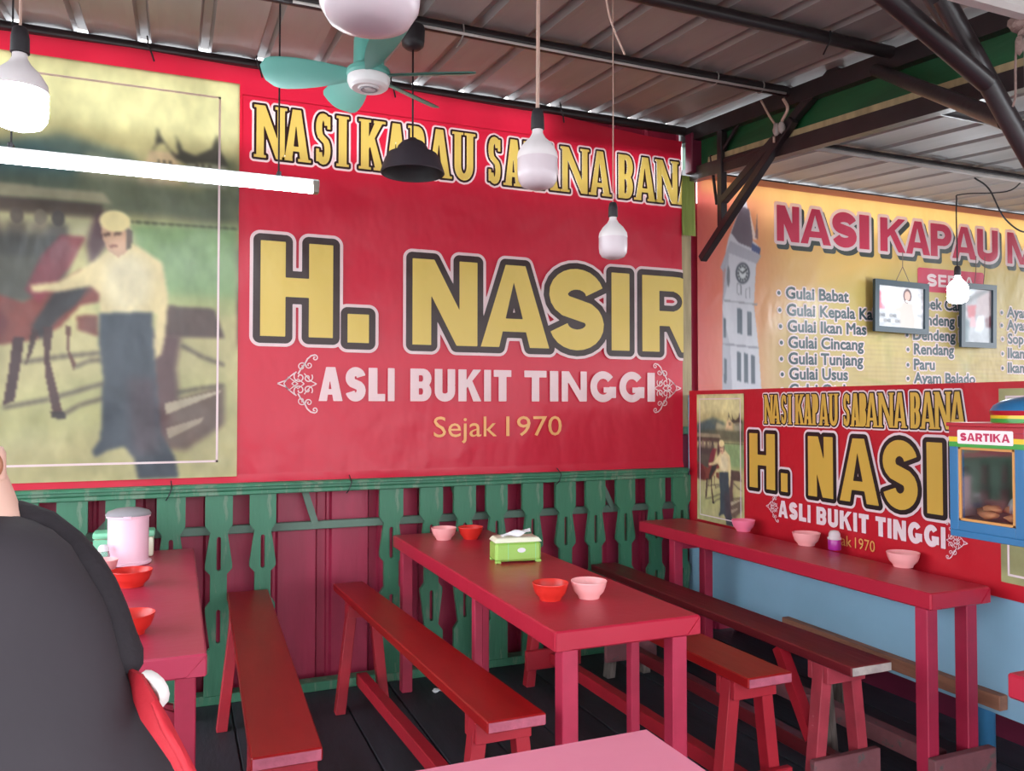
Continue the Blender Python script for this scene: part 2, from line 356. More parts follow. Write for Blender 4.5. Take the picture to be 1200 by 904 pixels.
def sdf_mesh(bm, polys, mp, n, grow, h, inner=None, rect=None):
    """exact union of flat shapes grown by `grow`, as one clean mesh (marching squares)"""
    P_ = [p if area2(p) > 0 else p[::-1] for p in polys]
    xs = [q[0] for p in P_ for q in p]; ys = [q[1] for p in P_ for q in p]; m = grow+2*h
    gx = np.arange(min(xs)-m, max(xs)+m+h, h); gy = np.arange(min(ys)-m, max(ys)+m+h, h)
    if rect: gx = np.linspace(rect[0], rect[2], int((rect[2]-rect[0])/h)+1); gy = np.linspace(rect[1], rect[3], int((rect[3]-rect[1])/h)+1)
    D = np.full((len(gy), len(gx)), 9.)
    for p in P_:
        px = [q[0] for q in p]; py = [q[1] for q in p]
        i0 = max(0, int((min(px)-m-gx[0])/h)); i1 = min(len(gx), int((max(px)+m-gx[0])/h)+2)
        j0 = max(0, int((min(py)-m-gy[0])/h)); j1 = min(len(gy), int((max(py)+m-gy[0])/h)+2)
        X, Y = np.meshgrid(gx[i0:i1], gy[j0:j1]); d = np.full(X.shape, 9.); ins = np.zeros(X.shape, bool)
        for k in range(len(p)):
            (ax, ay), (bx, by) = p[k], p[(k+1) % len(p)]; ex, ey = bx-ax, by-ay; l = ex*ex+ey*ey
            if l < 1e-14: continue
            t = np.clip(((X-ax)*ex+(Y-ay)*ey)/l, 0, 1); d = np.minimum(d, np.hypot(X-ax-t*ex, Y-ay-t*ey))
            if ay != by: ins ^= ((ay > Y) != (by > Y)) & (X < ex*(Y-ay)/ey+ax)
        D[j0:j1, i0:i1] = np.minimum(D[j0:j1, i0:i1], np.where(ins, -d, d))
    if rect: D = grow-D-1e-7        # everything in the rectangle except the shapes
    elif inner is not None: D = np.maximum(D-grow, inner-D)-1e-7
    else: D = D-grow-1e-7
    I = D < 0
    full = I[:-1, :-1] & I[1:, :-1] & I[:-1, 1:] & I[1:, 1:]; anyc = (I[:-1, :-1] | I[1:, :-1] | I[:-1, 1:] | I[1:, 1:]) & ~full
    vc = {}
    def V(x, y):
        k = (round(x, 6), round(y, 6))
        if k not in vc: vc[k] = bm.verts.new(mp(k[0], k[1], n))
        return vc[k]
    def face(ps):
        vs = []
        for q in ps:
            v = V(*q)
            if v not in vs: vs.append(v)
        if len(vs) > 2:
            try: bm.faces.new(vs)
            except ValueError: pass
    for j in range(full.shape[0]):
        row = full[j]; i = 0
        while i < len(row):
            if row[i]:
                k = i
                while k < len(row) and row[k]: k += 1
                face([(gx[i], gy[j]), (gx[k], gy[j]), (gx[k], gy[j+1]), (gx[i], gy[j+1])]); i = k
            else: i += 1
    for j, i in zip(*np.nonzero(anyc)):
        c = [(gx[i], gy[j], D[j, i]), (gx[i+1], gy[j], D[j, i+1]), (gx[i+1], gy[j+1], D[j+1, i+1]), (gx[i], gy[j+1], D[j+1, i])]; ps = []
        for k in range(4):
            a, b = c[k], c[(k+1) % 4]
            if a[2] < 0: ps.append((a[0], a[1]))
            if (a[2] < 0) != (b[2] < 0):
                t = a[2]/(a[2]-b[2]); ps.append((a[0]+(b[0]-a[0])*t, a[1]+(b[1]-a[1])*t))
        face(ps)
    return bm
def text_polys(txt, u0, v0, u1, v1):
    v, f = text_tris(txt, 0); xs = [p[0] for p in v]; a0, a1 = min(xs), max(xs); b1 = max(q[1] for q in text_tris('H')[0])
    return [[(u0+(v[i][0]-a0)/(a1-a0)*(u1-u0), v0+v[i][1]/b1*(v1-v0)) for i in q] for q in f]
def text_tris(txt, off=0.):
    cu = bpy.data.curves.new('t', 'FONT'); cu.body = txt; cu.size = 1; cu.offset = off; cu.resolution_u = 3
    o = bpy.data.objects.new('t', cu); COL.objects.link(o)
    dg = bpy.context.evaluated_depsgraph_get(); me = bpy.data.meshes.new_from_object(o.evaluated_get(dg))
    v = [(q.co.x, q.co.y) for q in me.vertices]; f = [tuple(p.vertices) for p in me.polygons]
    bpy.data.objects.remove(o); bpy.data.curves.remove(cu); bpy.data.meshes.remove(me)
    return v, f
def text_fit(bm, txt, u0, v0, u1, v1, mp, n, off=0., ref=None, mi=0, asc=None):
    """print txt so that its plain outline fills the box; asc = text whose height sets the scale"""
    v, f = text_tris(txt, 0)
    xs = [p[0] for p in v]; a0, a1 = min(xs), max(xs)
    hv, _ = text_tris(asc or txt, 0); ys = [p[1] for p in hv]; b0, b1 = (0 if asc else min(ys)), max(ys)
    if off: v, f = text_tris(txt, off)
    vs = [bm.verts.new(mp(u0+(p[0]-a0)/(a1-a0)*(u1-u0), v0+(p[1]-b0)/(b1-b0)*(v1-v0), n)) for p in v]
    for q in f:
        try: fc = bm.faces.new([vs[i] for i in q]); fc.material_index = mi
        except ValueError: pass

# ------------------------------------------------------------------ raster painter for photographs printed on things
class Paint:
    def __init__(s_, w_, h_, box_, base):
        s_.w, s_.h = w_, h_; x0, y0, x1, y1 = box_
        s_.X, s_.Y = np.meshgrid(np.linspace(x0, x1, w_), np.linspace(y0, y1, h_))
        s_.im = np.ones((h_, w_, 3))*np.array(base)/255.
    def noise(s_, k, seed=0):
        r = np.random.default_rng(seed); a = np.zeros((s_.h, s_.w))
        for j in range(3):
            m = k*2**j; g = r.random((m+2, m+2)); yy = np.linspace(0, m, s_.h); xx = np.linspace(0, m, s_.w)
            yi = yy.astype(int); xi = xx.astype(int); fy = (yy-yi)[:, None]; fx = (xx-xi)[None]
            fy = fy*fy*(3-2*fy); fx = fx*fx*(3-2*fx)
            a += (g[yi][:, xi]*(1-fy)*(1-fx)+g[yi+1][:, xi]*fy*(1-fx)+g[yi][:, xi+1]*(1-fy)*fx+g[yi+1][:, xi+1]*fy*fx)/2**j
        return a/1.75
    def put(s_, mask, col, a=1.):
        m = np.clip(mask*a, 0, 1)[..., None]; s_.im = s_.im*(1-m)+np.array(col)/255.*m
    def blur(s_, m, k):
        for _ in range(2):
            for ax in (0, 1):
                acc = np.zeros_like(m); 
                for d in range(-k, k+1): acc += np.roll(m, d, ax)
                m = acc/(2*k+1)
        return m
    def poly(s_, pts, col, a=1., soft=0):
        ins = np.zeros(s_.X.shape, bool); n = len(pts)
        for i in range(n):
            x0, y0 = pts[i]; x1, y1 = pts[(i+1)%n]
            if y0 == y1: continue
            c = ((y0 > s_.Y) != (y1 > s_.Y)) & (s_.X < (x1-x0)*(s_.Y-y0)/(y1-y0)+x0); ins ^= c
        m = ins.astype(float)
        if soft: m = s_.blur(m, soft)
        s_.put(m, col, a)
    def ell(s_, cx, cy, rx, ry, col, a=1., soft=.15):
        d = np.sqrt(((s_.X-cx)/rx)**2+((s_.Y-cy)/ry)**2); s_.put(np.clip((1+soft-d)/soft/1., 0, 1), col, a)
    def line(s_, pts, w_, col, a=1., soft=0):
        for q in strip2(pts, w_): s_.poly(q, col, a, soft)
    us = None
    def mesh(s_, bm, mp, u0, v0, u1, v1, n):
        """v1 is the top"""
        lay = bm.verts.layers.float_color.new('Col')
        lin = np.where(s_.im <= .04045, s_.im/12.92, ((s_.im+.055)/1.055)**2.4)
        vs = []
        for j in range(s_.h):
            row = []
            for i in range(s_.w):
                v = bm.verts.new(mp(s_.us[i] if s_.us is not None else u0+(u1-u0)*i/(s_.w-1), v1+(v0-v1)*j/(s_.h-1), n)); c = lin[j, i]; v[lay] = (c[0], c[1], c[2], 1); row.append(v)
            vs.append(row)
        for j in range(s_.h-1):
            for i in range(s_.w-1): bm.faces.new((vs[j][i], vs[j+1][i], vs[j+1][i+1], vs[j][i+1]))
        return bm

# ================================================================== SETTING
fl = thing('floor', None, None, kind='structure')
sub = B(); box(sub, (-4, -2.2, -.06), (7.4, 4.6, -.022)); obj('floor_base', sub, M['floor'], fl)
bmf = box(B(), (0, -2.0, -.022), (.243, 4.5, 0), .003)
proto = obj('floor_board', bmf, M['floor'], fl)
proto.location = (-3.5, 0, 0)
for k in range(1, 43):
    c = proto.copy(); COL.objects.link(c); c.location = (-3.5+.25*k, 0, random.uniform(-.0015, 0)); c.parent = fl
g = box(B(), (-30, -30, -.2), (30, 14, -.07)); obj('ground', g, M['ground'], kind='structure')

# ---- roofs
ceil = thing('ceiling', None, None, kind='structure')
SL = .092
def roof_profile(x0, nrib, pitch=.262, th=.0015):
    pts = []
    for k in range(nrib):
        c = x0+pitch*k
        pts += [(c-.03, 0), (c-.018, .032), (c+.018, .032), (c+.03, 0)]
        for j in range(1, 6):
            t = j/6; pts.append((c+.03+(pitch-.06)*t, .006*math.sin(PI*t)**.6))
    pts.append((x0+pitch*nrib-.03, 0))
    return pts
def roof_sheet(x0, y0, y1, zf, m):
    bm = B(); P = roof_profile(x0, 3); th = .0015; rows = []
    for (yy, dz) in ((y0, 0), (y1, 0), (y1, th), (y0, th)):
        rows.append([bm.verts.new((x, yy, zf(yy)+z+dz)) for x, z in P])
    for a in range(4):
        r0, r1 = rows[a], rows[(a+1)%4]
        for i in range(len(P)-1): bm.faces.new((r0[i], r0[i+1], r1[i+1], r1[i]))
    bmesh.ops.recalc_face_normals(bm, faces=bm.faces)
    obj('roof_sheet', bm, m, ceil)
ZU = lambda y: 3.092+SL*(y-4.1)
ZL = lambda y: 2.862+SL*(y-4.15)
x = .109-.262*12
while x < 2.60:
    roof_sheet(x, -1.7, 4.155, ZU, M['roof']); x += .786
x = 2.95
while x < 7.2:
    roof_sheet(x, -.6, 4.225, ZL, M['roof_low']); x += .786
def purlin(y, z, x0, x1, r=.026): obj('purlin', tube(B(), [(x0, y, z), (x1, y, z)], r, 14), M['pipe'], ceil, smooth=True, angle=50)
for y in (4.1, 3.2, 2.56, 1.9, 1.2, .5, -.3, -1.1): purlin(y, ZU(y)-.026, -3.0, 2.84)
for y in (4.17, 3.26, 2.5, 1.7, .9, 0.1): purlin(y, ZL(y)-.026, 2.9, 7.2, .024)
# pale pipe running under the lower purlin
obj('conduit', tube(B(), [(2.92, 3.225, ZL(3.26)-.052), (7.0, 3.215, ZL(3.26)-.062)], .011, 10), M['pvc'], ceil, smooth=True)
obj('conduit', tube(B(), [(.4, 3.165, ZU(3.2)-.052), (2.1, 3.165, ZU(3.2)-.056), (2.8, 3.17, ZU(3.2)-.05)], .006, 8), M['pvc'], ceil, smooth=True)
XT = 2.86
bm = B(); bar(bm, (XT, -1.6, ZU(-1.6)-.056), (XT, 4.2, ZU(4.2)-.056), .05, .085); obj('truss_beam', bm, M['pipe'], ceil)
bm = B(); bar(bm, (XT+.02, -1.0, ZL(-1)-.06), (XT+.02, 4.3, ZL(4.3)-.06), .055, .08); obj('truss_beam', bm, M['pipe'], ceil)
bm = B(); hexa(bm, [(XT+.03, -1.0, ZL(-1)-.03), (XT+.045, -1.0, ZL(-1)-.03), (XT+.045, 4.2, ZL(4.2)-.03), (XT+.03, 4.2, ZL(4.2)-.03)],
               [(XT+.03, -1.0, ZU(-1)-.016), (XT+.045, -1.0, ZU(-1)-.016), (XT+.045, 4.2, ZU(4.2)-.016), (XT+.03, 4.2, ZU(4.2)-.016)])
obj('fascia_board', bm, M['fascia'], ceil)
bm = B(); bar(bm, (XT+.015, -1, ZL(-1)+.0), (XT+.015, 3.9, ZL(3.9)+.0), .02, .03); obj('fascia_strip', bm, M['tan_post'], ceil)
def strut(p, q, w_=.045, d_=.045, name='strut'):
    bm = B(); bar(bm, p, q, w_, d_, up=(1, 0, 0), bev=.004); obj(name, bm, M['pipe'], ceil)
strut(atX(930, 140, XT-.02), atX(823, 304, XT-.02))
strut(atX(985, 75, XT), atX(848, 235, XT))
strut(atX(873, 133, XT), atX(846, 178, XT), .02, .02)
strut(atX(846, 190, XT), atX(905, 170, XT), .022, .022)
p = atX(846, 200, XT); strut((XT, p.y, 2.42), (XT, p.y, ZU(p.y)-.06), .042, .042, 'truss_post')
p = atX(829, 180, XT); strut(atX(833, 182, XT+.01), atX(840, 240, XT+.01), .016, .016)
# near struts, round pipes meeting in a tree over the right table
def rod(pts, r): obj('strut', tube(B(), pts, r, 14), M['pipe'], ceil, smooth=True, angle=50)
J = atD(1172, 122, 2.25)
rod([atD(1105, -2, 2.22), J, atD(1290, 332, 2.3)], .027)
rod([atD(1015, -25, 2.05), atD(1156, 97, 2.24)], .027)
rod([atD(1078, -25, 2.4), atD(1140, 72, 2.27)], .024)
pe = atX(1026, 82, XT-.03); rod([pe, atD(1180, 142, 2.3)], .026)
pp = atD(1290, 332, 2.3); obj('support_post', tube(B(), [(pp.x, pp.y, 0), (pp.x, pp.y, ZU(pp.y)-.02)], .03, 14), M['pipe'], ceil, smooth=True, angle=50)
# dusty white unlit batten at the top right
a = atY(1130, -8, 1.35); 
bm = B(); bar(bm, (a.x-.05, 1.35, a.z), (a.x+.75, 1.35, a.z), .045, .04, bev=.01); o = single('light_batten', bm, M['pvc'], 'dusty white batten hanging across the top right corner', 'lamp')

# ---- back wall: ribbed siding, studs, corner
wb = thing('wall_back', None, None, kind='structure')
def siding(x0, n, y, z0, z1, m, parent, pitch=.267, flat_=.185, deep=.03):
    P = []
    for k in range(n):
        c = x0+pitch*k; P += [(c, y), (c+flat_, y), (c+flat_+.012, y+deep), (c+pitch-.03, y+deep), (c+pitch-.024, y+deep-.012), (c+pitch-.012, y+deep-.012), (c+pitch-.001, y+.002)]
    bm = B(); rows = [[bm.verts.new((px, py+d, z)) for px, py in P] for d, z in ((0, z0), (0, z1), (.002, z1), (.002, z0))]
    for a in range(4):
        for i in range(len(P)-1): bm.faces.new((rows[a][i], rows[a][i+1], rows[(a+1)%4][i+1], rows[(a+1)%4][i]))
    bmesh.ops.recalc_face_normals(bm, faces=bm.faces)
    obj('siding_sheet', bm, m, parent)
obj('light_leak_stop', box(B(), (-2.3, 4.235, 0), (2.95, 4.245, 2.6)), M['maroon'], wb)  # unseen sheet added to stop light leaking between the siding sheets
for k in range(7):
    siding(.474-.267*10+.801*k, 3, 4.19, 0.0, 2.66, M['siding'], wb)
siding(1.93, 4, 4.14, 2.90, 3.068, M['siding'], wb, pitch=.225)
for px in (25, 83, 165, 222, 520, 565, 640, 690, 760): 
    q = atY(px, 100, 4.16); obj('stud', box(B(), (q.x-.02, 4.15, 2.5), (q.x+.02, 4.185, 3.04)), M['maroon'], wb)
# battens of the fence frame seen behind the pickets
obj('batten', box(B(), (-1.6, 4.125, .778), (2.8, 4.16, .818), .003), M['green_grey'], wb)
for (x0, x1) in ((-.34, -.16), (.93-.27, .60), (1.50, 1.40), (2.25, 2.38)):
    if x0 > x1: x0, x1 = x1, x0
for (xt, xb) in ((-.16, -.33), (.585, .645), (1.36, 1.43), (2.24, 2.34)):
    bm = B(); bar(bm, (xb, 4.12, .81), (xt, 4.12, 1.0), .032, .02, up=(0, 1, 0)); obj('brace', bm, M['green_grey'], wb)
bm = box(B(), (2.80, 4.085, 1.27), (2.875, 4.13, 2.62), .004); obj('corner_post', bm, M['tan_post'], wb)
obj('corner_block', box(B(), (2.81, 4.085, 1.225), (2.875, 4.15, 1.27), .003), M['green'], wb)
obj('corner_foot', box(B(), (2.805, 4.10, 0.0), (2.885, 4.15, 1.222), .003), M['maroon'], wb)
pa = atY(807, 150, 4.03); pb = atY(824, 205, 4.03)
obj('post_head', box(B(), (pa.x, 4.0, pb.z), (pb.x, 4.07, 3.03), .006), M['maroon'], wb)
pa = atY(814, 206, 4.05); pb = atY(823, 262, 4.05)
# lime cloth wrapped on the corner post
bm = B(); n = 9; rows = []
for j, z in enumerate((pa.z, pa.z-.06, pa.z-.16, 2.5, 2.42)):
    rows.append([bm.verts.new((2.795+.095*i/(n-1), 4.075-.008*(i % 2)-.004*j, z)) for i in range(n)])
for a, b in zip(rows, rows[1:]):
    for i in range(n-1): bm.faces.new((a[i], a[i+1], b[i+1], b[i]))
single('cloth_strip', bm, M['lime'], 'lime green cloth strip tied on the corner post', 'cloth', smooth=True)

# ---- right wall panel, blue, raised above the floor, with brown beam
wr = thing('wall_right', None, None, kind='structure')
XP = lambda y: 2.775+.028*(y-2.0)
def along(y0, y1, d0, d1, z0, z1, bev=0):
    f = lambda y, z, d: (XP(y)+d, y, z)
    return hexa(B(), [f(y0, z0, d0), f(y0, z0, d1), f(y1, z0, d1), f(y1, z0, d0)], [f(y0, z1, d0), f(y0, z1, d1), f(y1, z1, d1), f(y1, z1, d0)], bev)
obj('wall_panel', along(.6, 4.08, .01, .06, .268, 1.46), M['blue'], wr)
obj('beam', along(2.03, 3.2, -.035, .008, .298, .352, .003), M['beam'], wr)
for y in (4.0, 2.9, 1.0): obj('panel_post', along(y, y+.06, .062, .12, 0, 1.45), M['bare'], wr)
obj('panel_foot', tube(B(), [(2.955, 2.25, 0), (2.955, 2.25, .9)], .035, 12), M['blue_pipe'], wr, smooth=True)

obj('light_block_wall', box(B(), (3.22, .2, 0), (3.26, 4.15, .75)), M['maroon'], wr)  # added low wall blocking light, so the gap under the panel stays dark
# ---- wall behind the yellow banner
wf = thing('wall_far', None, None, kind='structure')
for k in range(6): siding(2.93+.786*k, 3, 4.27, 0.0, 2.62, M['maroon'], wf, pitch=.262, flat_=.18)
for k in range(20): obj('stud', box(B(), (2.98+.215*k, 4.22, 2.45), (3.01+.215*k, 4.255, 2.83)), M['maroon'], wf)

# ================================================================== BANNERS
def mpB(y0): return lambda u, v, n: Vector((u, y0-n, v))
YB = 4.07
mb = mpB(YB)
# photograph print, painted in photo pixel coordinates, shared by both banners
P = Paint(230, 350, (-60, 50, 279, 556), (178, 170, 120))
nz = P.noise(5, 1); nz2 = P.noise(14, 2)
P.im *= (.86+.28*nz)[..., None]
def pp_(pts): return pts
P.poly([(-60,50),(279,50),(279,130),(-60,120)], (225,220,165), .55, 8)
P.poly([(-60,175),(60,140),(100,150),(150,160),(150,185),(-60,205)], (60,85,88), .75, 4)
P.poly([(-60,165),(30,150),(75,175),(80,205),(-60,210)], (60,88,92), .6, 4)
P.poly([(90,160),(150,172),(160,192),(80,190)], (190,180,140), .7, 3)
P.poly([(240,150),(279,150),(279,200),(225,200)], (70,80,62), .7, 4)
P.poly([(152,185),(165,150),(200,150),(205,190),(150,195)], (205,180,140), .9, 1)
P.poly([(212,160),(262,158),(262,190),(212,190)], (150,150,130), .8, 1)
P.poly([(163,157),(171,142),(174,120),(178,130),(190,146),(200,152),(197,126),(206,145),(222,150),(243,138),(250,118),(254,140),(266,160),(240,158),(210,162),(196,156),(182,138),(175,140)], (68,66,58), .95, 1)
for x in (174, 181, 188, 222, 230, 238): P.poly([(x,160),(x+4,160),(x+4,170),(x,170)], (80,74,62), .7)
P.poly([(-60,196),(140,186),(279,195),(279,235),(-60,230)], (70,80,68), .75, 4)
P.poly([(-60,205),(110,208),(120,220),(-60,222)], (150,142,115), .8, 1)
P.poly([(-60,222),(110,222),(110,240),(-60,240)], (75,62,58), .85, 1)
P.poly([(140,242),(279,236),(279,330),(170,330)], (120,152,105), .85, 3)
for k in range(14): P.ell(142+k*10, 240-.1*k, 4, 1.6, (88,92,70), .8, .5)
P.poly([(-60,240),(110,238),(110,262),(-60,262)], (165,160,125), .7, 2)
for x, c in ((-40,(90,85,80)),(-15,(120,105,95)),(12,(90,80,72)),(38,(120,110,95)),(58,(75,70,68))):
    P.ell(x, 243, 7, 9, c, .9); P.poly([(x-11,250),(x+11,250),(x+13,290),(x-14,290)], c, .85, 2)
P.poly([(-60,262),(60,262),(70,300),(60,345),(-60,350)], (62,62,60), .85, 3)
P.poly([(100,236),(118,228),(120,262),(96,300),(90,270)], (75,50,60), .85, 2)
# ground
P.poly([(-60,370),(279,370),(279,560),(-60,560)], (172,162,118), .75, 6)
P.poly([(100,325),(279,325),(279,350),(100,350)], (150,165,110), .6, 4)
P.poly([(100,430),(279,430),(279,470),(-60,520),(-60,470)], (160,165,105), .35, 8)
# shadow and dark block right of the man
P.poly([(185,341),(248,343),(262,380),(180,380)], (84,66,62), .95, 1)
P.poly([(170,375),(206,378),(200,420),(204,450),(190,520),(175,520)], (88,62,64), .95, 2)
P.poly([(186,462),(262,440),(262,490),(215,520),(186,520),(190,495)], (98,78,72), .9, 2)
P.poly([(186,463),(258,446),(255,450),(188,477)], (178,165,140), .9)
P.poly([(188,494),(236,480),(232,487),(192,507)], (165,150,128), .8)
for a in (((206,390),(235,405),(262,414)), ((0,468),(50,458),(115,438)), ((60,480),(85,465),(115,456)), ((20,415),(60,408),(108,402)), ((78,420),(95,412),(110,410)), ((200,450),(230,444),(262,440))):
    P.line(a, 5, (88,78,68), .85, 1)
# the horse
P.poly([(-60,320),(20,345),(60,318),(85,302),(110,322),(108,340),(85,345),(62,372),(35,388),(-5,395),(-60,380)], (118,58,52), .95, 1)
P.poly([(-60,330),(-20,330),(5,370),(-10,395),(-60,390)], (100,42,45), .95, 2)
P.poly([(55,330),(95,318),(80,345),(62,360),(40,388),(30,372)], (48,48,50), .9, 1)
P.poly([(80,358),(105,356),(106,382),(82,375)], (105,55,50), .9, 1)
P.poly([(10,385),(22,385),(18,420),(12,460),(0,465),(5,430)], (62,40,42), .95)
P.poly([(42,372),(54,372),(50,410),(60,450),(66,475),(55,475),(46,430)], (70,45,44), .95)
P.poly([(30,375),(38,378),(30,405),(24,418)], (62,42,40), .9); P.poly([(68,370),(74,372),(72,400),(80,415),(78,425),(70,400)], (90,58,50), .9)
P.poly([(52,472),(68,472),(70,482),(54,480)], (50,40,40), .9)
P.poly([(40,288),(62,262),(90,262),(72,300),(38,345),(22,330)], (125,52,62), .85, 1)
P.poly([(60,345),(105,300),(112,310),(70,350)], (60,60,62), .6, 2)
# the man
P.poly([(104,288),(128,268),(150,268),(182,288),(190,330),(186,380),(182,402),(174,408),(172,392),(176,352),(108,356),(106,330),(96,322),(60,330),(30,332),(28,324),(60,318),(88,300)], (208,190,142), 1, 1)
P.ell(140, 316, 20, 26, (228,220,190), .5, .8)
P.poly([(168,380),(178,385),(172,412),(165,420),(163,400)], (205,185,140), .9)
P.poly([(106,354),(170,350),(172,392),(176,430),(182,500),(200,530),(205,556),(155,556),(150,530),(138,515),(118,520),(104,528),(100,520),(110,505),(112,430),(106,385)], (66,72,80), 1, 1)
P.poly([(140,430),(176,430),(182,520),(150,530)], (76,60,66), .7, 4)
P.poly([(107,248),(141,244),(144,262),(138,278),(128,285),(115,277),(110,264)], (188,152,124), 1)
P.poly([(136,246),(145,252),(144,272),(137,276),(138,260)], (92,80,70), .9)
P.ell(124, 241, 17, 12, (222,206,150), 1, .2)
P.poly([(110,257),(118,255),(119,259),(111,261)], (80,60,55), .8); P.poly([(122,255),(131,253),(131,257),(123,259)], (80,60,55), .7); P.poly([(117,271),(128,269),(127,272),(118,274)], (120,75,65), .8)
P.im *= (.9+.2*nz2)[..., None]; P.im = np.clip((P.im*1.06)*(.93+.14*P.noise(30, 9))[..., None], 0, 1)
for ax_ in (0, 1): P.im[1:-1, 1:-1] = (np.roll(P.im, 1, ax_)+2*P.im+np.roll(P.im, -1, ax_))[1:-1, 1:-1]/4
# white keyline of the print
PW = P
def banner_print(parent, mp, u0, v0, u1, v1, n, m):
    o = obj('photo_print', PW.mesh(B(), mp, u0, v0, u1, v1, n), m, parent, smooth=True); return o
def lines_frame(mp, u0, v0, u1, v1, t, n):
    bm = B(); R = [(u0, v0), (u1, v0), (u1, v1), (u0, v1)]
    for i in range(4):
        a, b = R[i], R[(i+1)%4]
        flat(bm, [[(min(a[0],b[0])-t/2, min(a[1],b[1])-t/2), (max(a[0],b[0])+t/2, min(a[1],b[1])-t/2), (max(a[0],b[0])+t/2, max(a[1],b[1])+t/2), (min(a[0],b[0])-t/2, max(a[1],b[1])+t/2)]], mp, n)
    return bm
UR = 2.80     # right end of the big banner
def clipu(bm, x):
    bmesh.ops.bisect_plane(bm, geom=list(bm.verts)+list(bm.edges)+list(bm.faces), plane_co=(x, 0, 0), plane_no=(1, 0, 0), clear_outer=True)
    return bm
big = thing('wall_banner', 'large glossy red vinyl banner with H. NASIR in gold, hung over the green fence', 'banner', (1.0, YB, 1.03))
bm = B(); rows = []; uR = .268; uL = atY(-60, 300, YB).x
def edge_sag(u):   # the hung top edge droops between its ties, most at the right end
    s_ = .012*abs(math.sin((u+.2)*2.4))
    if u > 1.97: s_ += .05*math.sin(min(1, (u-1.97)/.80)*PI*.62)**1.2
    return s_
ug = sorted(list(np.linspace(-1.75, UR, 90))+[uL+.004, uR-.004, .284]); zg = sorted(list(np.linspace(1.02, 3.045, 40))+[1.064, 2.946, 2.549, 2.901]); nu = len(ug)-1
for z0 in zg:
    row = []
    for u in ug:
        t = (z0-1.02)/2.025; z = z0-edge_sag(u)*max(0, (z0-2.92)/.125)
        if u < .4 and z0 < 3.0: z = z0
        dy = .004*math.sin(u*5+z*2)*(1-abs(2*t-1))
        if t > .96: dy -= .010*(t-.96)/.04
        if t < .02: dy -= .014*(1-t/.02)
        row.append(bm.verts.new((u, YB+.006+dy, z)))
    rows.append(row)
for ja, (a, b) in enumerate(zip(rows, rows[1:])):
    for i in range(nu):
        um, zm = (ug[i]+ug[i+1])/2, (zg[ja]+zg[ja+1])/2
        if not (uL < um < uR-.004 and 1.064 < zm < 2.946) and not (um > .284 and 2.549 < zm < 2.901): bm.faces.new((a[i], a[i+1], b[i+1], b[i]))
bmesh.ops.delete(bm, geom=[v for v in bm.verts if not v.link_faces], context='VERTS')
obj('banner_sheet', bm, M['ban_red'], big, smooth=True)
banner_print(big, mb, uL, 1.06, uR, 2.95, .003, M['ban_print'])
obj('print_border', lines_frame(mb, uL+.06, 1.135, .178, 2.868, .010, .0045), M['ban_white'], big)
def shapes(q, serif=0.):
    ch, u0, u1, v0, v1, t = q
    return [[(u0+x_, v0+y_) for x_, y_ in p] for p in glyph(ch, u1-u0, v1-v0, t, serif)]
def letters(root, mp, spec, n0, g1, g2, mats, serif=0., clip=None, h=.004, rings=False):
    """each gold letter its own part, over one dark and one white outline"""
    allp = [p for q in spec for p in shapes(q, serif)]
    for grow, m, nn in ((g2, mats[0], n0), (g1, mats[1], n0+.0012)):
        bm = sdf_mesh(B(), allp, mp, nn, grow, h, inner=((g1 if grow == g2 else 0)-.0004 if rings else None))
        if clip: clipu(bm, clip)
        obj('letter_outline', bm, m, root)
    for q in spec:
        bm = sdf_mesh(B(), shapes(q, serif), mp, n0+.0024, 0, h)
        if clip: clipu(bm, clip)
        obj('letter', bm, mats[2], root)
def capitals(root, mp, txt, u0, v0, u1, v1, t, m, n, h, space=.5, gap=.12):
    """plain bold capitals, spaced to fill u0..u1"""
    wd = dict(I=.30, L=.72, T=.78, S=.86, A=1.0, B=.86, U=.88, K=.98, N=.92, G=.98, E=.74, D=.88, R=.9, P=.84, H=.9, M=1.1)
    tot = sum((space if c == ' ' else wd[c]+gap) for c in txt)-gap; k = (u1-u0)/tot; u = u0
    for c in txt:
        if c == ' ': u += space*k; continue
        obj('letter', sdf_mesh(B(), shapes((c, u, u+wd[c]*k, v0, v1, t)), mp, n, 0, h), m, root); u += (wd[c]+gap)*k
trip = (M['ban_white'], M['ban_dark'], M['ban_gold'])
spec = []
for c, l, r, t, b in (('H',305,390,286,396),('.',407,432,369,397),('N',483,559,303,409),('A',563,643,312,411),('S',643,707,317,412),('I',716,737,322,412),('R',752,818,326,414)):
    a = atY(l, (t+b)/2, YB); d = atY(r, (t+b)/2, YB); zt = 2.185 if c != '.' else 1.86; zb = 1.715
    if c == 'H': zt, zb = 2.20, 1.735
    spec.append((c, a.x, d.x, zb, zt-(0.02 if c not in 'H.' else 0), .118))
letters(big, mb, spec, .0045, .034, .050, trip, clip=UR)
spec = []; sx = (.332,.464,.616,.725,.842,.974,1.10,1.201,1.342,1.537,1.636,1.745,1.830,1.983,2.162,2.346,2.461,2.607,2.756)
ex = (.492,.608,.715,.800,.985,1.105,1.205,1.345,1.478,1.635,1.765,1.85,1.985,2.17,2.315,2.47,2.62,2.778,2.92)
for c, a, b in zip("NASIKAPAUSABANABANA", sx, ex): spec.append((c, a+.014, b-.012, 2.605, 2.862, .041))
letters(big, mb, spec, -.0005, .011, .021, trip, serif=.012, clip=UR, h=.0025, rings=True)
obj('red_ground', sdf_mesh(B(), [p for q in spec for p in shapes(q, .012)], mb, -.004, .0185, .003, rect=(.280, 2.545, UR, 2.905)), M['ban_red'], big)
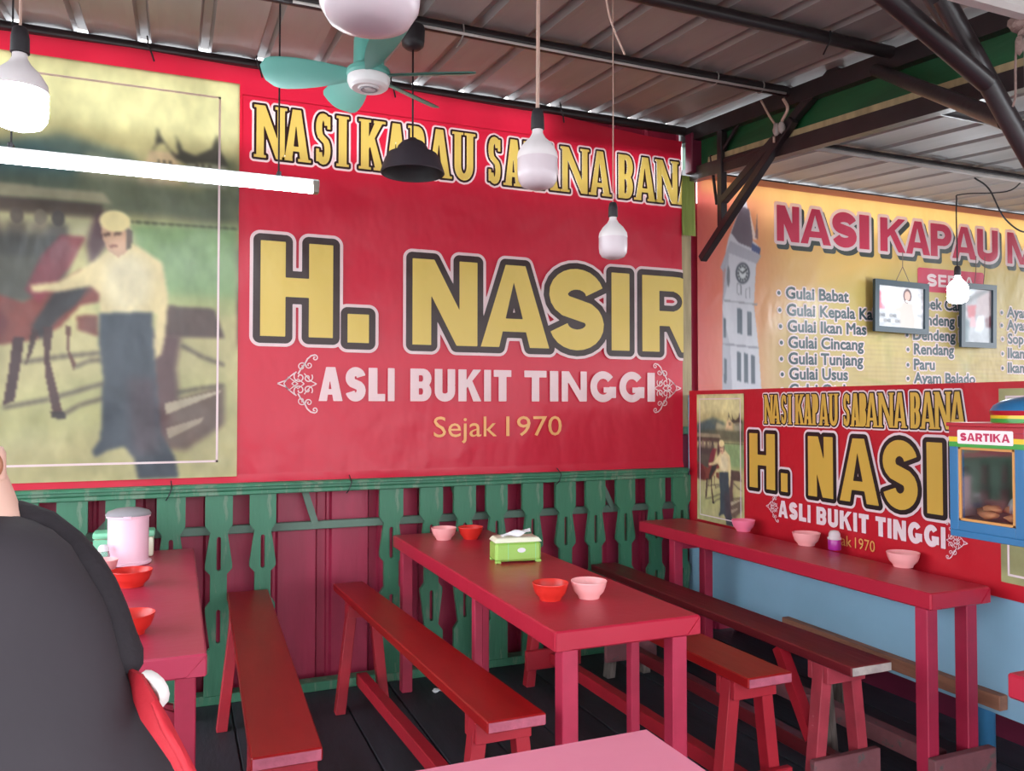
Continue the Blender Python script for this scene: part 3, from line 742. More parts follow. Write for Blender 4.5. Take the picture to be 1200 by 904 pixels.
def words(root, mp, items, m, n, off=0.):
    for txt, u0, v0, u1, v1 in items:
        bm = B(); text_fit(bm, txt, u0, v0, u1, v1, mp, n, off, asc='H'); obj('lettering', bm, m, root, kind='stuff')
for tx_, a_, b_ in (('ASLI', .650, 1.035), ('BUKIT', 1.118, 1.685), ('TINGGI', 1.762, 2.60)): capitals(big, mb, tx_, a_, 1.420, b_, 1.590, .046, M['ban_white'], .005, .003)
words(big, mb, (('Sejak', 1.245, 1.232, 1.60, 1.338), ('1970', 1.655, 1.232, 1.99, 1.338)), M['ban_peach'], .005, .001)
def ornament(root, mp, u, v, h, sgn, n, m):
    bm = B(); S = h/2
    def stroke(pts, t): flat(bm, strip2([(u+sgn*x_*S, v+y_*S) for x_, y_ in pts], t*S), mp, n)
    def spiral(cx, cy, r0, turns, a0, dr=1): return [(cx+r0*(1-k/26*.85)*math.cos(math.radians(a0+dr*turns*360*k/26)), cy+r0*(1-k/26*.85)*math.sin(math.radians(a0+dr*turns*360*k/26))) for k in range(27)]
    for sy in (1, -1):
        f = lambda pts: [(x_, y_*sy) for x_, y_ in pts]
        stroke(f([(-.1,.32),(.0,.5),(.12,.66),(.2,.82),(.32,.93),(.45,.96)]), .05)
        stroke(f(spiral(.44, .86, .1, 1.1, 90, -1)), .04)
        stroke(f(spiral(.02, .56, .15, 1.3, 0)), .035); stroke(f(spiral(.25, .62, .12, 1.2, 180)), .035)
        stroke(f(spiral(-.05, .22, .2, 1.2, 120)), .04); stroke(f(spiral(.22, .2, .16, 1.2, 40, -1)), .04)
        stroke(f([(-.75,0),(-.5,.1),(-.32,.26),(-.2,.36)]), .04); stroke(f([(-.55,.0),(-.4,.22),(-.25,.1),(-.1,0)]), .035)
        stroke(f([(.1,.34),(.3,.1),(.5,0)]), .035); stroke(f([(-.3,0),(-.1,.16),(.1,0)]), .035)
    obj('ornament', bm, m, root)
ornament(big, mb, .565, 1.505, .30, 1, .005, M['ban_white']); ornament(big, mb, 2.67, 1.50, .30, -1, .005, M['ban_white'])
for u in (-.14, .34, .48, 1.97, 1.0): 
    obj('cable_tie', tube(B(), [(u, YB-.03, 3.10), (u+.004, YB-.036, 3.06), (u+.02, YB-.03, 3.02), (u+.03, YB-.02, 2.99)], .004, 6), M['cord'], big)
for u in (-.02, .80, 1.95): 
    obj('cable_tie', tube(B(), [(u, YB-.025, 1.05), (u+.003, YB-.075, 1.02), (u-.01, YB-.078, .985), (u-.02, YB-.06, .965)], .003, 6), M['cord'], big)

# ---- small banner on the right panel
mr = lambda u, v, n: Vector((XP(-u)-n, -u, v))     # u = -Y grows to the right
small = thing('wall_banner', 'smaller red banner with gold H. NASIR stuck on the blue panel over the narrow table', 'banner', (XP(3), 3.0, .76))
bm = B(); rows = []
for j in range(13):
    rows.append([bm.verts.new(mr(-4.05+3.0*i/40, .70+(1.485-.70)*j/12, .004+.002*math.sin(i*.9+j))) for i in range(41)])
for a, b in zip(rows, rows[1:]):
    for i in range(40): bm.faces.new((a[i], a[i+1], b[i+1], b[i]))
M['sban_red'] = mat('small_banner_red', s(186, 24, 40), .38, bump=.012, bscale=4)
obj('banner_sheet', bm, M['sban_red'], small, smooth=True)
Xp = 2.80
SU = lambda px, py=520: -onp(px, py, 0, Xp).y
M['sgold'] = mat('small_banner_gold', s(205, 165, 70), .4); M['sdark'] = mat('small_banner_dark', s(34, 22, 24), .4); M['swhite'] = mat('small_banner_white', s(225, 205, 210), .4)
tr2 = (M['swhite'], M['sdark'], M['sgold'])
spec = []
for c, l, r in (('H',877,908),('.',915,923),('N',948,978),('A',986,1033),('S',1038,1080),('I',1091,1110),('R',1122,1160)):
    spec.append((c, SU(l), SU(r), .968, 1.252 if c != '.' else 1.06, .068))
letters(small, mr, spec, .008, .02, .031, tr2, h=.003)
spec = []; k0 = SU(895); k1 = SU(1139); a0, a1 = sx[0], ex[-1]
for c, a, b in zip("NASIKAPAUSABANABANA", sx, ex): spec.append((c, k0+(a-a0)/(a1-a0)*(k1-k0)+.004, k0+(b-a0)/(a1-a0)*(k1-k0)-.004, 1.305, 1.452, .0205))
letters(small, mr, spec, .008, .0065, .013, tr2, serif=.006, h=.0014)
for tx_, a_, b_ in (('ASLI', 911, 950), ('BUKIT', 957, 1020), ('TINGGI', 1028, 1112)): capitals(small, mr, tx_, SU(a_), .838, SU(b_), .922, .025, M['swhite'], .0075, .002)
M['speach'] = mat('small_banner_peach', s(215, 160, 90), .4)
words(small, mr, (('Sejak', SU(971), .765, SU(999), .812), ('1970', SU(1003), .765, SU(1027), .812)), M['speach'], .0075, .002)
ornament(small, mr, SU(905), .882, .15, 1, .0075, M['swhite']); ornament(small, mr, SU(1123), .875, .15, -1, .0075, M['swhite'])
p0, p1 = SU(813), SU(870)
SM = Paint(75, 115, (0, 0, 1, 1), (0, 0, 0)); SM.im = PW.im[np.linspace(0, 349, 115).astype(int)][:, np.linspace(0, 229, 75).astype(int)]
obj('photo_print', SM.mesh(B(), mr, p0, .735, p1, 1.462, .007), mat('small_photo_print', (1, 1, 1), .35, vcol=True), small, smooth=True)
obj('print_border', lines_frame(mr, p0+.03, .765, p1-.03, 1.435, .006, .008), M['swhite'], small)
# start of the next print at its right end
p0 = SU(1180, 660)
bm = B(); flat(bm, [[(p0, .76), (p0+.35, .76), (p0+.35, 1.46), (p0, 1.46)]], mr, .007); obj('photo_print', bm, mat('olive_print', s(150, 148, 105), .35, var=.3, vscale=6), small)
obj('print_border', lines_frame(mr, p0+.03, .79, p0+.33, 1.43, .008, .008), M['swhite'], small)

# ---- yellow menu banner beyond the panel
YM = 4.15; mm = mpB(YM)
menu = thing('wall_banner', 'yellow and orange food menu banner with a printed clock tower, behind the blue panel', 'banner', (4.4, YM, 1.4))
m0 = 2.965; m1 = 6.9
Q = Paint(360, 240, (820, 195, 1300, 470), (232, 178, 100))
# world -> this painting uses photo pixels along the visible part
def qx(px): return px
Q.X = np.zeros_like(Q.X); Q.Y = np.zeros_like(Q.Y)
us = np.concatenate([np.linspace(m0, 3.55, 150, endpoint=False), np.linspace(3.55, m1, 210)]); vs_ = np.linspace(2.84, 1.38, 240); Q.us = us
UU, VV = np.meshgrid(us, vs_)
dx = UU; dep = dx*FW.x+YM*FW.y+(VV-EYE)*FW.z
Q.X = 600+F*(dx*RT.x+YM*RT.y)/dep; Q.Y = 452-F*(dx*UP.x+YM*UP.y+(VV-EYE)*UP.z)/dep
g_ = np.clip((Q.X-820)/110, 0, 1); Q.im = (np.array((222,105,95))/255)[None, None]*(1-g_)[..., None]+(np.array((236,186,112))/255)[None, None]*g_[..., None]
g_ = np.clip((Q.Y-240)/200, 0, 1)*np.clip((Q.X-850)/60, 0, 1); Q.im = Q.im*(1-.6*g_[..., None])+(np.array((205,165,130))/255)*(.6*g_[..., None])
Q.ell(1120, 330, 160, 95, (236,196,110), .55, .05)
Q.ell(1130, 420, 200, 100, (196,178,100), .6, .25)
Q.poly([(820,195),(1300,260),(1300,290),(820,225)], (240,185,105), .5, 4)
r_ = np.random.default_rng(5)
for k in range(46):
    cx, cy = 1030+r_.random()*270, 375+r_.random()*80; a_ = r_.random()*PI; l = 14+r_.random()*16
    Q.poly([(cx-l*math.cos(a_), cy-l*math.sin(a_)), (cx+3*math.sin(a_), cy-3*math.cos(a_)), (cx+l*math.cos(a_), cy+l*math.sin(a_)), (cx-3*math.sin(a_), cy+3*math.cos(a_))], [(160,150,70),(214,196,120),(180,150,90)][k % 3], .45, 1)
for k in range(20): Q.line([(1000, 370+k*5), (1300, 376+k*5)], .8, (170,135,90), .4)
# clock tower
tx = lambda x: 820+x/3.93
ty = lambda y: 230+y/3.93
T = lambda pts: [(tx(a), ty(b)) for a, b in pts]
Q.poly(T([(105,340),(130,200),(190,40),(215,20),(240,200),(280,240),(275,280),(260,310),(250,500),(270,690),(285,900),(105,900),(105,500),(120,330),(90,350)]), (205,200,205), 1)
Q.poly(T([(145,170),(190,45),(228,60),(245,180),(240,240),(180,215)]), (118,104,112), 1)
Q.poly(T([(228,60),(262,200),(245,200)]), (235,205,190), 1); Q.poly(T([(255,190),(265,70),(268,200)]), (140,110,110), 1)
Q.poly(T([(240,215),(280,240),(278,270),(240,250)]), (90,95,130), 1)
Q.poly(T([(95,330),(140,205),(282,275),(262,312),(135,262),(110,350)]), (176,170,178), 1)
Q.poly(T([(105,345),(135,265),(130,400),(105,500),(103,900),(150,900),(140,690),(105,530)]), (160,155,165), .6)
Q.ell(tx(198), ty(355), 8, 12, (88,88,96), 1, .1); Q.ell(tx(198), ty(355), 6, 9.5, (205,205,205), 1, .1); 
for k in range(12):
    a_ = k*PI/6; Q.ell(tx(198)+5*math.cos(a_), ty(355)+8*math.sin(a_), 1.0, 1.2, (70,70,75), 1, .3)
Q.line([(tx(198),ty(355)),(tx(186),ty(345))], 1.4, (40,40,45)); Q.line([(tx(198),ty(355)),(tx(216),ty(338))], 1.4, (40,40,45))
Q.ell(tx(132), ty(370), 1.6, 11, (120,120,125), 1, .2)
for (a, b, c, d) in ((172,515,195,632),(218,530,240,640),(172,715,190,850),(204,722,222,858),(236,730,254,862),(110,560,122,650),(112,745,124,860)): Q.poly(T([(a,b),(c,b+6),(c,d+4),(a,d)]), (92,98,108), 1)
Q.line(T([(110,480),(265,500)]), 1.6, (150,145,150)); Q.line(T([(105,680),(275,700)]), 2, (140,135,145)); Q.line(T([(172,400),(190,410),(190,455),(172,450),(172,400)]), .8, (120,118,122)); Q.line(T([(212,430),(230,420),(230,470),(212,468),(212,430)]), .8, (120,118,122))
Q.im = np.clip(Q.im, 0, 1)
for ax_ in (0, 1): Q.im[1:-1, 1:-1] = (np.roll(Q.im, 1, ax_)+2*Q.im+np.roll(Q.im, -1, ax_))[1:-1, 1:-1]/4
obj('banner_sheet', Q.mesh(B(), mm, m0, 1.38, m1, 2.84, 0), M['ban_print'], menu, smooth=True)
obj('banner_hem', box(B(), (m0, YM-.006, 2.805), (m1, YM-.001, 2.845), .002), mat('orange_hem', s(225, 135, 90), .45, trans=.2), menu)
spec = []
for c, a, b in zip("NASIKAPAUM", (3.58,3.775,4.045,4.285,4.475,4.715,4.955,5.17,5.425,5.75), (3.765,4.035,4.262,4.375,4.712,4.95,5.165,5.42,5.65,6.08)):
    spec.append((c, a, b, 2.465, 2.70, .068))
allp = [p for q in spec for p in shapes(q)]
obj('letter_shadow_print', sdf_mesh(B(), [[(x_+.022, y_-.03) for x_, y_ in p] for p in allp], mm, .002, .022, .005), M['ban_shadow'], menu)
obj('letter_outline', sdf_mesh(B(), allp, mm, .003, .022, .005), M['ban_white'], menu)
for q in spec: obj('letter', sdf_mesh(B(), shapes(q), mm, .004, 0, .004), M['ban_pink'], menu)
def menu_line(px, py, txt, w_=None, h=.072):
    a = atY(px, py, YM); u = a.x; v = a.z-h/2
    v_, f_ = text_tris(txt); W_ = (max(q[0] for q in v_)-min(q[0] for q in v_))*h/.73*1.17
    ps = text_polys(txt, u, v, u+W_, v+h)+[disc((u-.06, v+h*.42), .010)]
    obj('text_outline', sdf_mesh(B(), ps, mm, .002, .013, .004), M['ban_white'], menu, kind='stuff')
    obj('lettering', sdf_mesh(B(), ps, mm, .0032, .0035, .0025), M['ban_slate'], menu, kind='stuff')
for px, py, t in ((921,343,'Gulai Babat'),(922,363,'Gulai Kepala Kakap'),(923,382,'Gulai Ikan Mas'),(924,401,'Gulai Cincang'),(924,420,'Gulai Tunjang'),(925,438,'Gulai Usus'),(925,457,'Gulai Otak'),
                  (1069,355,'Bebek Cabe'),(1069,374,'Dendeng L'),(1070,392,'Dendeng B'),(1071,409,'Rendang'),(1071,427,'Paru'),(1071,443,'Ayam Balado'),
                  (1180,366,'Ayam'),(1180,381,'Ayam'),(1181,397,'Sop'),(1181,414,'Ikan'),(1181,431,'Ikan')):
    menu_line(px, py, t)
a = atY(1075, 320, YM); b = atY(1153, 345, YM)
bm = sdf_mesh(B(), [[(a.x+.02, 2.225), (b.x-.02, 2.225), (b.x-.02, 2.355), (a.x+.02, 2.355)]], mm, .002, .02, .004); obj('red_tab', bm, M['ban_pink'], menu)
capitals(menu, mm, 'SEDIA', a.x+.09, 2.245, b.x-.1, 2.335, .024, M['ban_white'], .003, .003)

# ================================================================== GREEN PICKET FENCE
fence = thing('picket_fence', 'green carved wooden picket fence along the back wall under the red banner', 'fence', (1.0, 4.08, 0))
obj('rail', box(B(), (-1.6, 4.015, .995), (2.8, 4.105, 1.03), .006), M['green'], fence)
obj('rail_moulding', box(B(), (-1.6, 4.005, 1.012), (2.8, 4.02, 1.026), .004), M['green'], fence)
obj('rail_moulding', box(B(), (-1.6, 4.02, .975), (2.8, 4.035, .996), .004), M['green'], fence)
obj('base_board', box(B(), (-1.6, 4.04, .0), (2.8, 4.12, .045), .004), M['green'], fence)
def picket_bm():
    bm = B(); y0, y1 = 4.035, 4.06
    # half outline x(z) with slots cut as two side strips per level
    prof = [(.045,.061),(.232,.061),(.268,.036),(.276,.038),(.43,.058),(.452,.058),(.482,.037),(.606,.037),(.632,.060),(.655,.060),(.79,.040),(.802,.038),(.835,.061),(.985,.061)]
    def half(z):
        for (a, wa), (b, wb_) in zip(prof, prof[1:]):
            if a <= z <= b: return wa+(wb_-wa)*(z-a)/(b-a)
        return prof[-1][1]
    slots = [(.285, .443), (.622, .782)]
    zs = sorted(set([p_[0] for p_ in prof]+[z for a, b in slots for z in (a, a+.004, a+.010, b-.010, b-.004, b)]))
    def sl(z):
        for a, b in slots:
            if a <= z <= b:
                e = min(z-a, b-z); return .0095*min(1, math.sqrt(max(0, 1-(1-min(1, e/.010))**2)))
        return None
    vc = {}
    def V(x_, y_, z_):
        k = (round(x_, 5), round(y_, 5), round(z_, 5))
        if k not in vc: vc[k] = bm.verts.new((x_, y_, z_))
        return vc[k]
    def face(*p_):
        ps = [V(*q) for q in p_]; ps2 = []
        for q in ps:
            if q not in ps2: ps2.append(q)
        if len(ps2) > 2:
            try: bm.faces.new(ps2)
            except ValueError: pass
    for a, b in zip(zs, zs[1:]):
        ha, hb = half(a), half(b); sa, sb = sl(a), sl(b); inslot = sa is not None and sb is not None and sl((a+b)/2)
        for yy in (y0, y1):
            if inslot:
                face((-ha,yy,a), (-sa,yy,a), (-sb,yy,b), (-hb,yy,b)); face((sa,yy,a), (ha,yy,a), (hb,yy,b), (sb,yy,b))
            else: face(*( [(-ha,yy,a)]+([(0.0,yy,a)] if sa is not None else [])+[(ha,yy,a),(hb,yy,b)]+([(0.0,yy,b)] if sb is not None else [])+[(-hb,yy,b)] ))
        for sg in (-1, 1):
            face((sg*ha,y0,a), (sg*ha,y1,a), (sg*hb,y1,b), (sg*hb,y0,b))
            if inslot: face((sg*sa,y0,a), (sg*sb,y0,b), (sg*sb,y1,b), (sg*sa,y1,a))
    a = zs[0]; face((-half(a),y0,a), (half(a),y0,a), (half(a),y1,a), (-half(a),y1,a))
    bmesh.ops.recalc_face_normals(bm, faces=bm.faces)
    return bm
pk = obj('picket', picket_bm(), M['green'], fence, local=True); 
# picket mesh is in world y,z and centred on x=0
cx = [-1.45,-1.24,-1.03,-.82,-.61,-.42,-.228,-.018,.189,.387,1.014,1.226,1.409,1.590,1.801,2.001,2.189,2.384,2.587,2.765]
for i, x in enumerate(cx):
    c = pk if i == 0 else pk.copy()
    if i: COL.objects.link(c); c.parent = fence
    c.location = (x-1.0, -4.08, 0); c.rotation_euler = (0, 0, 0)

# ================================================================== TABLES AND BENCHES
def table(label, x0, x1, y0, y1, h, m, legs, lm, tk=.06, group=None, foot=None, leg=.052):
    t = thing('dining_table', label, 'table', ((x0+x1)/2, (y0+y1)/2, 0), group=group)
    bm = box(B(), (x0, y0, h-tk), (x1, y1, h), .005, 1); top = obj('table_top', bm, m, t)
    # folded vinyl corners
    for (cx_, cy_, sx_, sy_) in ((x0, y0, 1, -1), (x1, y0, -1, -1)):
        bm = B(); yy = y0-.0035
        prism(bm, [(cx_+sx_*.004, h-.006), (cx_+sx_*.05, h-tk+.004), (cx_+sx_*.004, h-tk+.004)], lambda u, v, n: Vector((u, yy+n, v)), .004); obj('vinyl_fold', bm, m, top)
    for k, (lx, ly) in enumerate(legs):
        l2 = leg/2 if not (len(legs) == 6 and k in (2, 3)) else .017
        obj('leg', box(B(), (lx-l2, ly-l2, 0), (lx+l2, ly+l2, h-tk), .003), lm, t)
    ys = [l[1] for l in legs]
    for yy in sorted({max(ys)}):
        obj('apron', box(B(), (min(l[0] for l in legs)+leg/2, yy-.012, h-tk-.05), (max(l[0] for l in legs)-leg/2, yy+.012, h-tk), .002), lm, t)
    return t
T1 = table('long red vinyl-topped table in the middle with the lime tissue box on it', 1.005, 1.505, 2.10, 3.97, .75, M['vinyl'],
      [(1.062, 2.14), (1.435, 2.135), (1.062, 2.90), (1.455, 2.42), (1.05, 3.88), (1.45, 3.88)], M['pink_leg'])
T2 = table('vinyl table tinted rose by a painted-in reflection at the left edge behind the person, with the pink lidded jar', -.42, .08, 2.27, 3.96, .75, M['vinyl_reflecting'],
      [(.028, 2.31), (-.37, 2.31), (.03, 3.88), (-.37, 3.88)], M['pink_leg'])
bm = B(); bar(bm, (.02, 2.35, .55), (-.22, 2.34, .66), .03, .05); obj('brace', bm, M['pink_leg'], T2)
bm = B(); hexa(bm, [(-.25, 2.345, .5), (.0, 2.345, .42), (.0, 2.365, .42), (-.25, 2.365, .5)], [(-.25, 2.345, .68), (.0, 2.345, .60), (.0, 2.365, .60), (-.25, 2.365, .68)]); obj('brace', bm, M['pink_leg'], T2)
table('light-washed pink vinyl table in the foreground at the bottom of the view', .385, .88, -.35, 1.41, .75, M['vinyl_lit'],
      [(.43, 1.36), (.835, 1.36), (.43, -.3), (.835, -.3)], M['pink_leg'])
T4 = table('narrow red table against the blue panel on the right', 2.405, 2.70, 2.03, 3.93, .75, M['vinyl'],
      [(2.435, 2.075), (2.63, 2.075), (2.36+.08, 3.62), (2.63, 3.62)], M['pink_leg'])
obj('foot_bar', box(B(), (2.40, 2.015, .075), (2.70, 2.047, .185), .003), M['dusty'], T4)
obj('stretcher', box(B(), (2.50, 2.1, .10), (2.56, 3.6, .165), .003), M['dusty'], T4)
obj('foot_bar', box(B(), (2.42, 3.65, .075), (2.68, 3.69, .185), .003), M['dusty'], T4)
table('table at the right edge of the view, only its pink-red near corner showing', 1.868, 2.68, .55, 1.365, .75, M['vinyl'],
      [(1.925, 1.31), (2.6, 1.31), (1.925, .6), (2.6, .6)], M['pink_leg'])

def bench(label, far, near, h, mt, ml, mend, y_legs, splay=.055, tk=.035, bars=True, cleat='both', lw=.045):
    (fx0, fx1, fy), (nx0, nx1, ny) = far, near
    t = thing('bench', label, 'bench', ((fx0+nx1)/2, (fy+ny)/2, 0), group='red trestle benches')
    bm = hexa(B(), [(nx0, ny, h-tk), (nx1, ny, h-tk), (fx1, fy, h-tk), (fx0, fy, h-tk)], [(nx0, ny, h), (nx1, ny, h), (fx1, fy, h), (fx0, fy, h)], .004)
    obj('seat_board', bm, mt, t)
    bm = hexa(B(), [(nx0+.004, ny-.0015, h-tk+.004), (nx1-.004, ny-.0015, h-tk+.004), (nx1-.004, ny+.001, h-tk+.004), (nx0+.004, ny+.001, h-tk+.004)],
              [(nx0+.004, ny-.0015, h-.004), (nx1-.004, ny-.0015, h-.004), (nx1-.004, ny+.001, h-.004), (nx0+.004, ny+.001, h-.004)]); obj('end_grain', bm, mend, t)
    W = lambda y: (nx0+(fx0-nx0)*(y-ny)/(fy-ny), nx1+(fx1-nx1)*(y-ny)/(fy-ny))
    for k, yl in enumerate(y_legs):
        a, b = W(yl); c = (a+b)/2
        for sg in (-1, 1):
            xt = c+sg*((b-a)/2-.028); xb = xt+sg*splay; w2 = lw/2; d2 = .025
            bm = hexa(B(), [(xb-w2, yl-d2, 0), (xb+w2, yl-d2, 0), (xb+w2, yl+d2, 0), (xb-w2, yl+d2, 0)], [(xt-w2, yl-d2, h-tk), (xt+w2, yl-d2, h-tk), (xt+w2, yl+d2, h-tk), (xt-w2, yl+d2, h-tk)], .002)
            obj('leg', bm, ml[0 if k == 0 else 1], t)
        for yy in ((yl-.048, yl-.026), (yl+.026, yl+.048)):
            obj('cleat', box(B(), (a+.002, yy[0], h-tk-.06), (b-.002, yy[1], h-tk), .002), ml[0], t)
        if bars:
            obj('foot_bar', box(B(), (c-.13-(.02), yl-.052, .09), (c+.15, yl-.026, .185), .003), ml[2], t)
    c0 = sum(W(y_legs[0]))/2; c1 = sum(W(y_legs[1]))/2
    bm = hexa(B(), [(c0-.025, y_legs[0]-.02, .11), (c0+.025, y_legs[0]-.02, .11), (c1+.025, y_legs[1]+.02, .11), (c1-.025, y_legs[1]+.02, .11)],
              [(c0-.025, y_legs[0]-.02, .165), (c0+.025, y_legs[0]-.02, .165), (c1+.025, y_legs[1]+.02, .165), (c1-.025, y_legs[1]+.02, .165)], .003)
    obj('stretcher', bm, ml[-1], t)
    return t
RL = (M['red_leg'], M['red_leg'], M['red_leg'])
bench('red bench beside the left table, seen nearly end on', (.226, .407, 3.99), (.177, .352, 2.10), .53, M['bench_top'], RL, M['end_grain'], (2.24, 3.72), bars=False)
bench('red bench between the left table and the middle table', (.713, .860, 3.99), (.795, .974, 2.09), .53, M['bench_top'], RL, M['end_grain'], (2.22, 3.72), bars=False)
bench('red bench along the right side of the middle table', (1.66, 1.84, 3.93), (1.685, 1.862, 2.10), .53, M['bench_top'], RL, M['end_grain'], (2.22, 3.72))
Bo = bench('worn dark red bench with a bare grey end beside the narrow table', (2.10, 2.255, 3.93), (2.075, 2.255, 2.06), .53, M['bench_old'], (M['old_leg'], M['bare'], M['dusty'], M['bench_old']), M['end_grey'], (2.22, 3.68))
bm = B(); bar(bm, (2.105, 2.44, .49), (2.085, 2.25, .22), .04, .045); obj('brace', bm, M['red_leg'], Bo)
bm = B(); bar(bm, (2.275, 2.34, .0), (2.225, 2.34, .49), .026, .026); obj('prop', bm, M['bare'], Bo)

# ================================================================== THINGS ON THE TABLES
def bowl_root(label, p, m, w_=.123, group='melamine sauce bowls'):
    R = w_/2; pr = [(0, .004), (R*.5, .004), (R*.5, 0), (R*.58, 0), (R*.6, .007), (R*.82, .022), (R*.93, .040), (R*.97, .053), (R, .056), (R*.985, .058), (R*.95, .055), (R*.88, .040), (R*.76, .024), (R*.5, .011), (0, .009)]
    return single('bowl', lathe(B(), pr, (0, 0, 0), 32), m, label, 'bowl', group, smooth=True, origin=(0, 0, 0), angle=60), Vector(p)
def put(o, p): o.location = p
def bowl(px, py, m, label, w_=.123):
    o, _ = bowl_root(label, (0, 0, 0), m, w_); q = atZ(px, py, .7505); o.location = (min(q.x, 2.705), q.y, .7505); return o
bowl(645, 703, M['bowl_red'], 'orange-red bowl at the near end of the middle table, touching the pink one')
b2 = bowl(687, 701, M['bowl_pink'], 'pale pink bowl at the near end of the middle table, right of the red one'); b2.location.x += .01
bowl(520, 632.5, M['bowl_pink'], 'pale pink bowl at the far left corner of the middle table')
bowl(551.5, 631.5, M['bowl_red'], 'orange-red bowl at the far end of the middle table behind the tissue box')
bowl(154, 687, M['bowl_red'], 'orange-red bowl on the left table in front of the pink jar', .142)
bowl(152, 743, M['bowl_red'], 'orange-red bowl at the near end of the left table, half hidden by the person', .135)
bowl(120, 674, M['bowl_pink'], 'pale bowl peeping out from behind the person, left of the pink jar', .11)
bowl(873, 622.5, M['bowl_rose'], 'rose pink bowl farthest back on the narrow right table', .12)
bowl(951, 638.5, M['bowl_pink'], 'pale pink bowl in the middle of the narrow right table beside the purple-lidded pot', .127)
bowl(1066, 663.5, M['bowl_pink'], 'pale pink bowl at the near end of the narrow right table', .127)
# lime tissue box
q = atZ(608, 658, .75); dv = atZ(635.4, 664, .75)-atZ(580.7, 667, .75); ang = math.atan2(dv.y, dv.x)
tb = thing('tissue_box', 'lime green plastic tissue box with a cream lid on the middle table', 'tissue box', (q.x-.008, q.y+.02, .75), ang)
bm = B(); box(bm, (-.098, -.055, .006), (.098, .055, .084), .010, 1); tbb = obj('box_body', bm, M['lime_box'], tb, False, True)
bm = B(); hexa(bm, [(-.101, -.058, .084), (.101, -.058, .084), (.101, .058, .084), (-.101, .058, .084)], [(-.088, -.045, .102), (.088, -.045, .102), (.088, .045, .102), (-.088, .045, .102)], .003); obj('lid', bm, M['cream'], tb, False, True)
for sx_ in (-1, 1):
    for sy_ in (-1, 1): obj('foot', box(B(), (sx_*.086-.012, sy_*.045-.01, 0), (sx_*.086+.012, sy_*.045+.01, .012), .002), M['lime_box'], tb, False, True)
bm = B(); flat(bm, [[(.018*math.cos(a*PI/10)+.012, .052+.010*math.sin(a*PI/10)) for a in range(20)]], lambda u, v, n: Vector((u, -.0555-n, v)), .0004); obj('oval_badge', bm, M['tissue'], tbb, False, True)
for u in (-.045, .072): obj('seam', box(B(), (u, -.0557, .008), (u+.0015, -.055, .082)), M['mint'], tbb, False, True)
bm = B(); N_ = 14; rows = []
for j in range(9):
    row = []
    for i in range(N_):
        t = i/(N_-1); v = j/8-.5
        hgt = .103+.026*t**1.5*(1-abs(v)*.8)+.012*math.sin(PI*t)*(1-2*abs(v))+.006*math.sin(t*9+j)
        row.append(bm.verts.new((-.06+.125*t, v*.045*(.6+.6*math.sin(PI*t)), hgt)))
    rows.append(row)
for a, b in zip(rows, rows[1:]):
    for i in range(N_-1): bm.faces.new((a[i], a[i+1], b[i+1], b[i]))
obj('tissue', bm, M['tissue'], tb, True, True)
# jar
q = atZ(150, 661, .75)
jr = thing('lidded_jar', 'pale pink round plastic jar with a grey see-through lid on the left table', 'jar', (q.x, q.y, .75))
sc = 1.0
bm = lathe(B(), [(0, .002), (.078, 0), (.088, .004), (.088, .012), (.078, .018), (.0765, .04), (.0775, .19), (.083, .192), (.084, .2), (.080, .2), (.075, .196), (.072, .02), (0, .012)], n=40); obj('jar_body', bm, M['jar'], jr, True, True, angle=40)
bm = lathe(B(), [(.085, .2), (.086, .204), (.078, .216), (.05, .226), (.02, .23), (0, .23), (0, .226), (.05, .221), (.08, .2)], n=40); jl = obj('lid', bm, M['lid'], jr, True, True, angle=50)
obj('lid_latch', box(B(), (-.016, -.089, .19), (.016, -.083, .202), .002), M['jar'], jl, False, True)
# mint tissue box behind the jar
q = atZ(148, 650, .75); q = Vector((q.x-.005, min(q.y, 3.86), .75))
mt = thing('tissue_box', 'mint green and cream tissue box half hidden behind the pink jar', 'tissue box', (q.x, q.y, .75))
obj('box_body', box(B(), (-.115, -.05, 0), (.115, .05, .085), .008, 2), M['cream'], mt, True, True, angle=40)
obj('lid', box(B(), (-.12, -.055, .0852), (.12, .055, .112), .008, 2), M['mint'], mt, True, True, angle=40)
obj('side_panel', box(B(), (-.117, -.0525, .004), (-.06, -.0505, .083), .0008), M['mint'], mt, False, True)
q = atZ(110, 653, .75)
# small bottle with blue label
q = atZ(121, 667, .75)
sb = thing('sauce_bottle', 'small clear bottle with a blue label beside the pink jar', 'bottle', (q.x, q.y, .75))
obj('bottle_body', lathe(B(), [(0, 0), (.022, 0), (.024, .004), (.024, .055), (.019, .07), (.0, .071)], n=24), M['clear'], sb, True, True, angle=50)
obj('bottle_label', lathe(B(), [(.0245, .008), (.0248, .008), (.0248, .032), (.0245, .032)], n=24), M['blue_label'], sb, True, True)
obj('cap', lathe(B(), [(.02, .071), (.02, .084), (.013, .094), (0, .096)], n=24), M['tissue'], sb, True, True, angle=50)
# purple pot
q = atZ(982, 644, .75)
pt = thing('condiment_pot', 'small purple pot with a clear domed lid against the small banner', 'pot', (q.x-.02, q.y, .75))
obj('pot_body', lathe(B(), [(0, 0), (.026, 0), (.028, .004), (.028, .042), (.026, .046), (0, .046)], n=28), M['purple'], pt, True, True, angle=50)
obj('lid', lathe(B(), [(.0285, .046), (.030, .048), (.030, .054), (.026, .058), (.025, .072), (.018, .084), (0, .088)], n=28), M['bulb_off'], pt, True, True, angle=50)

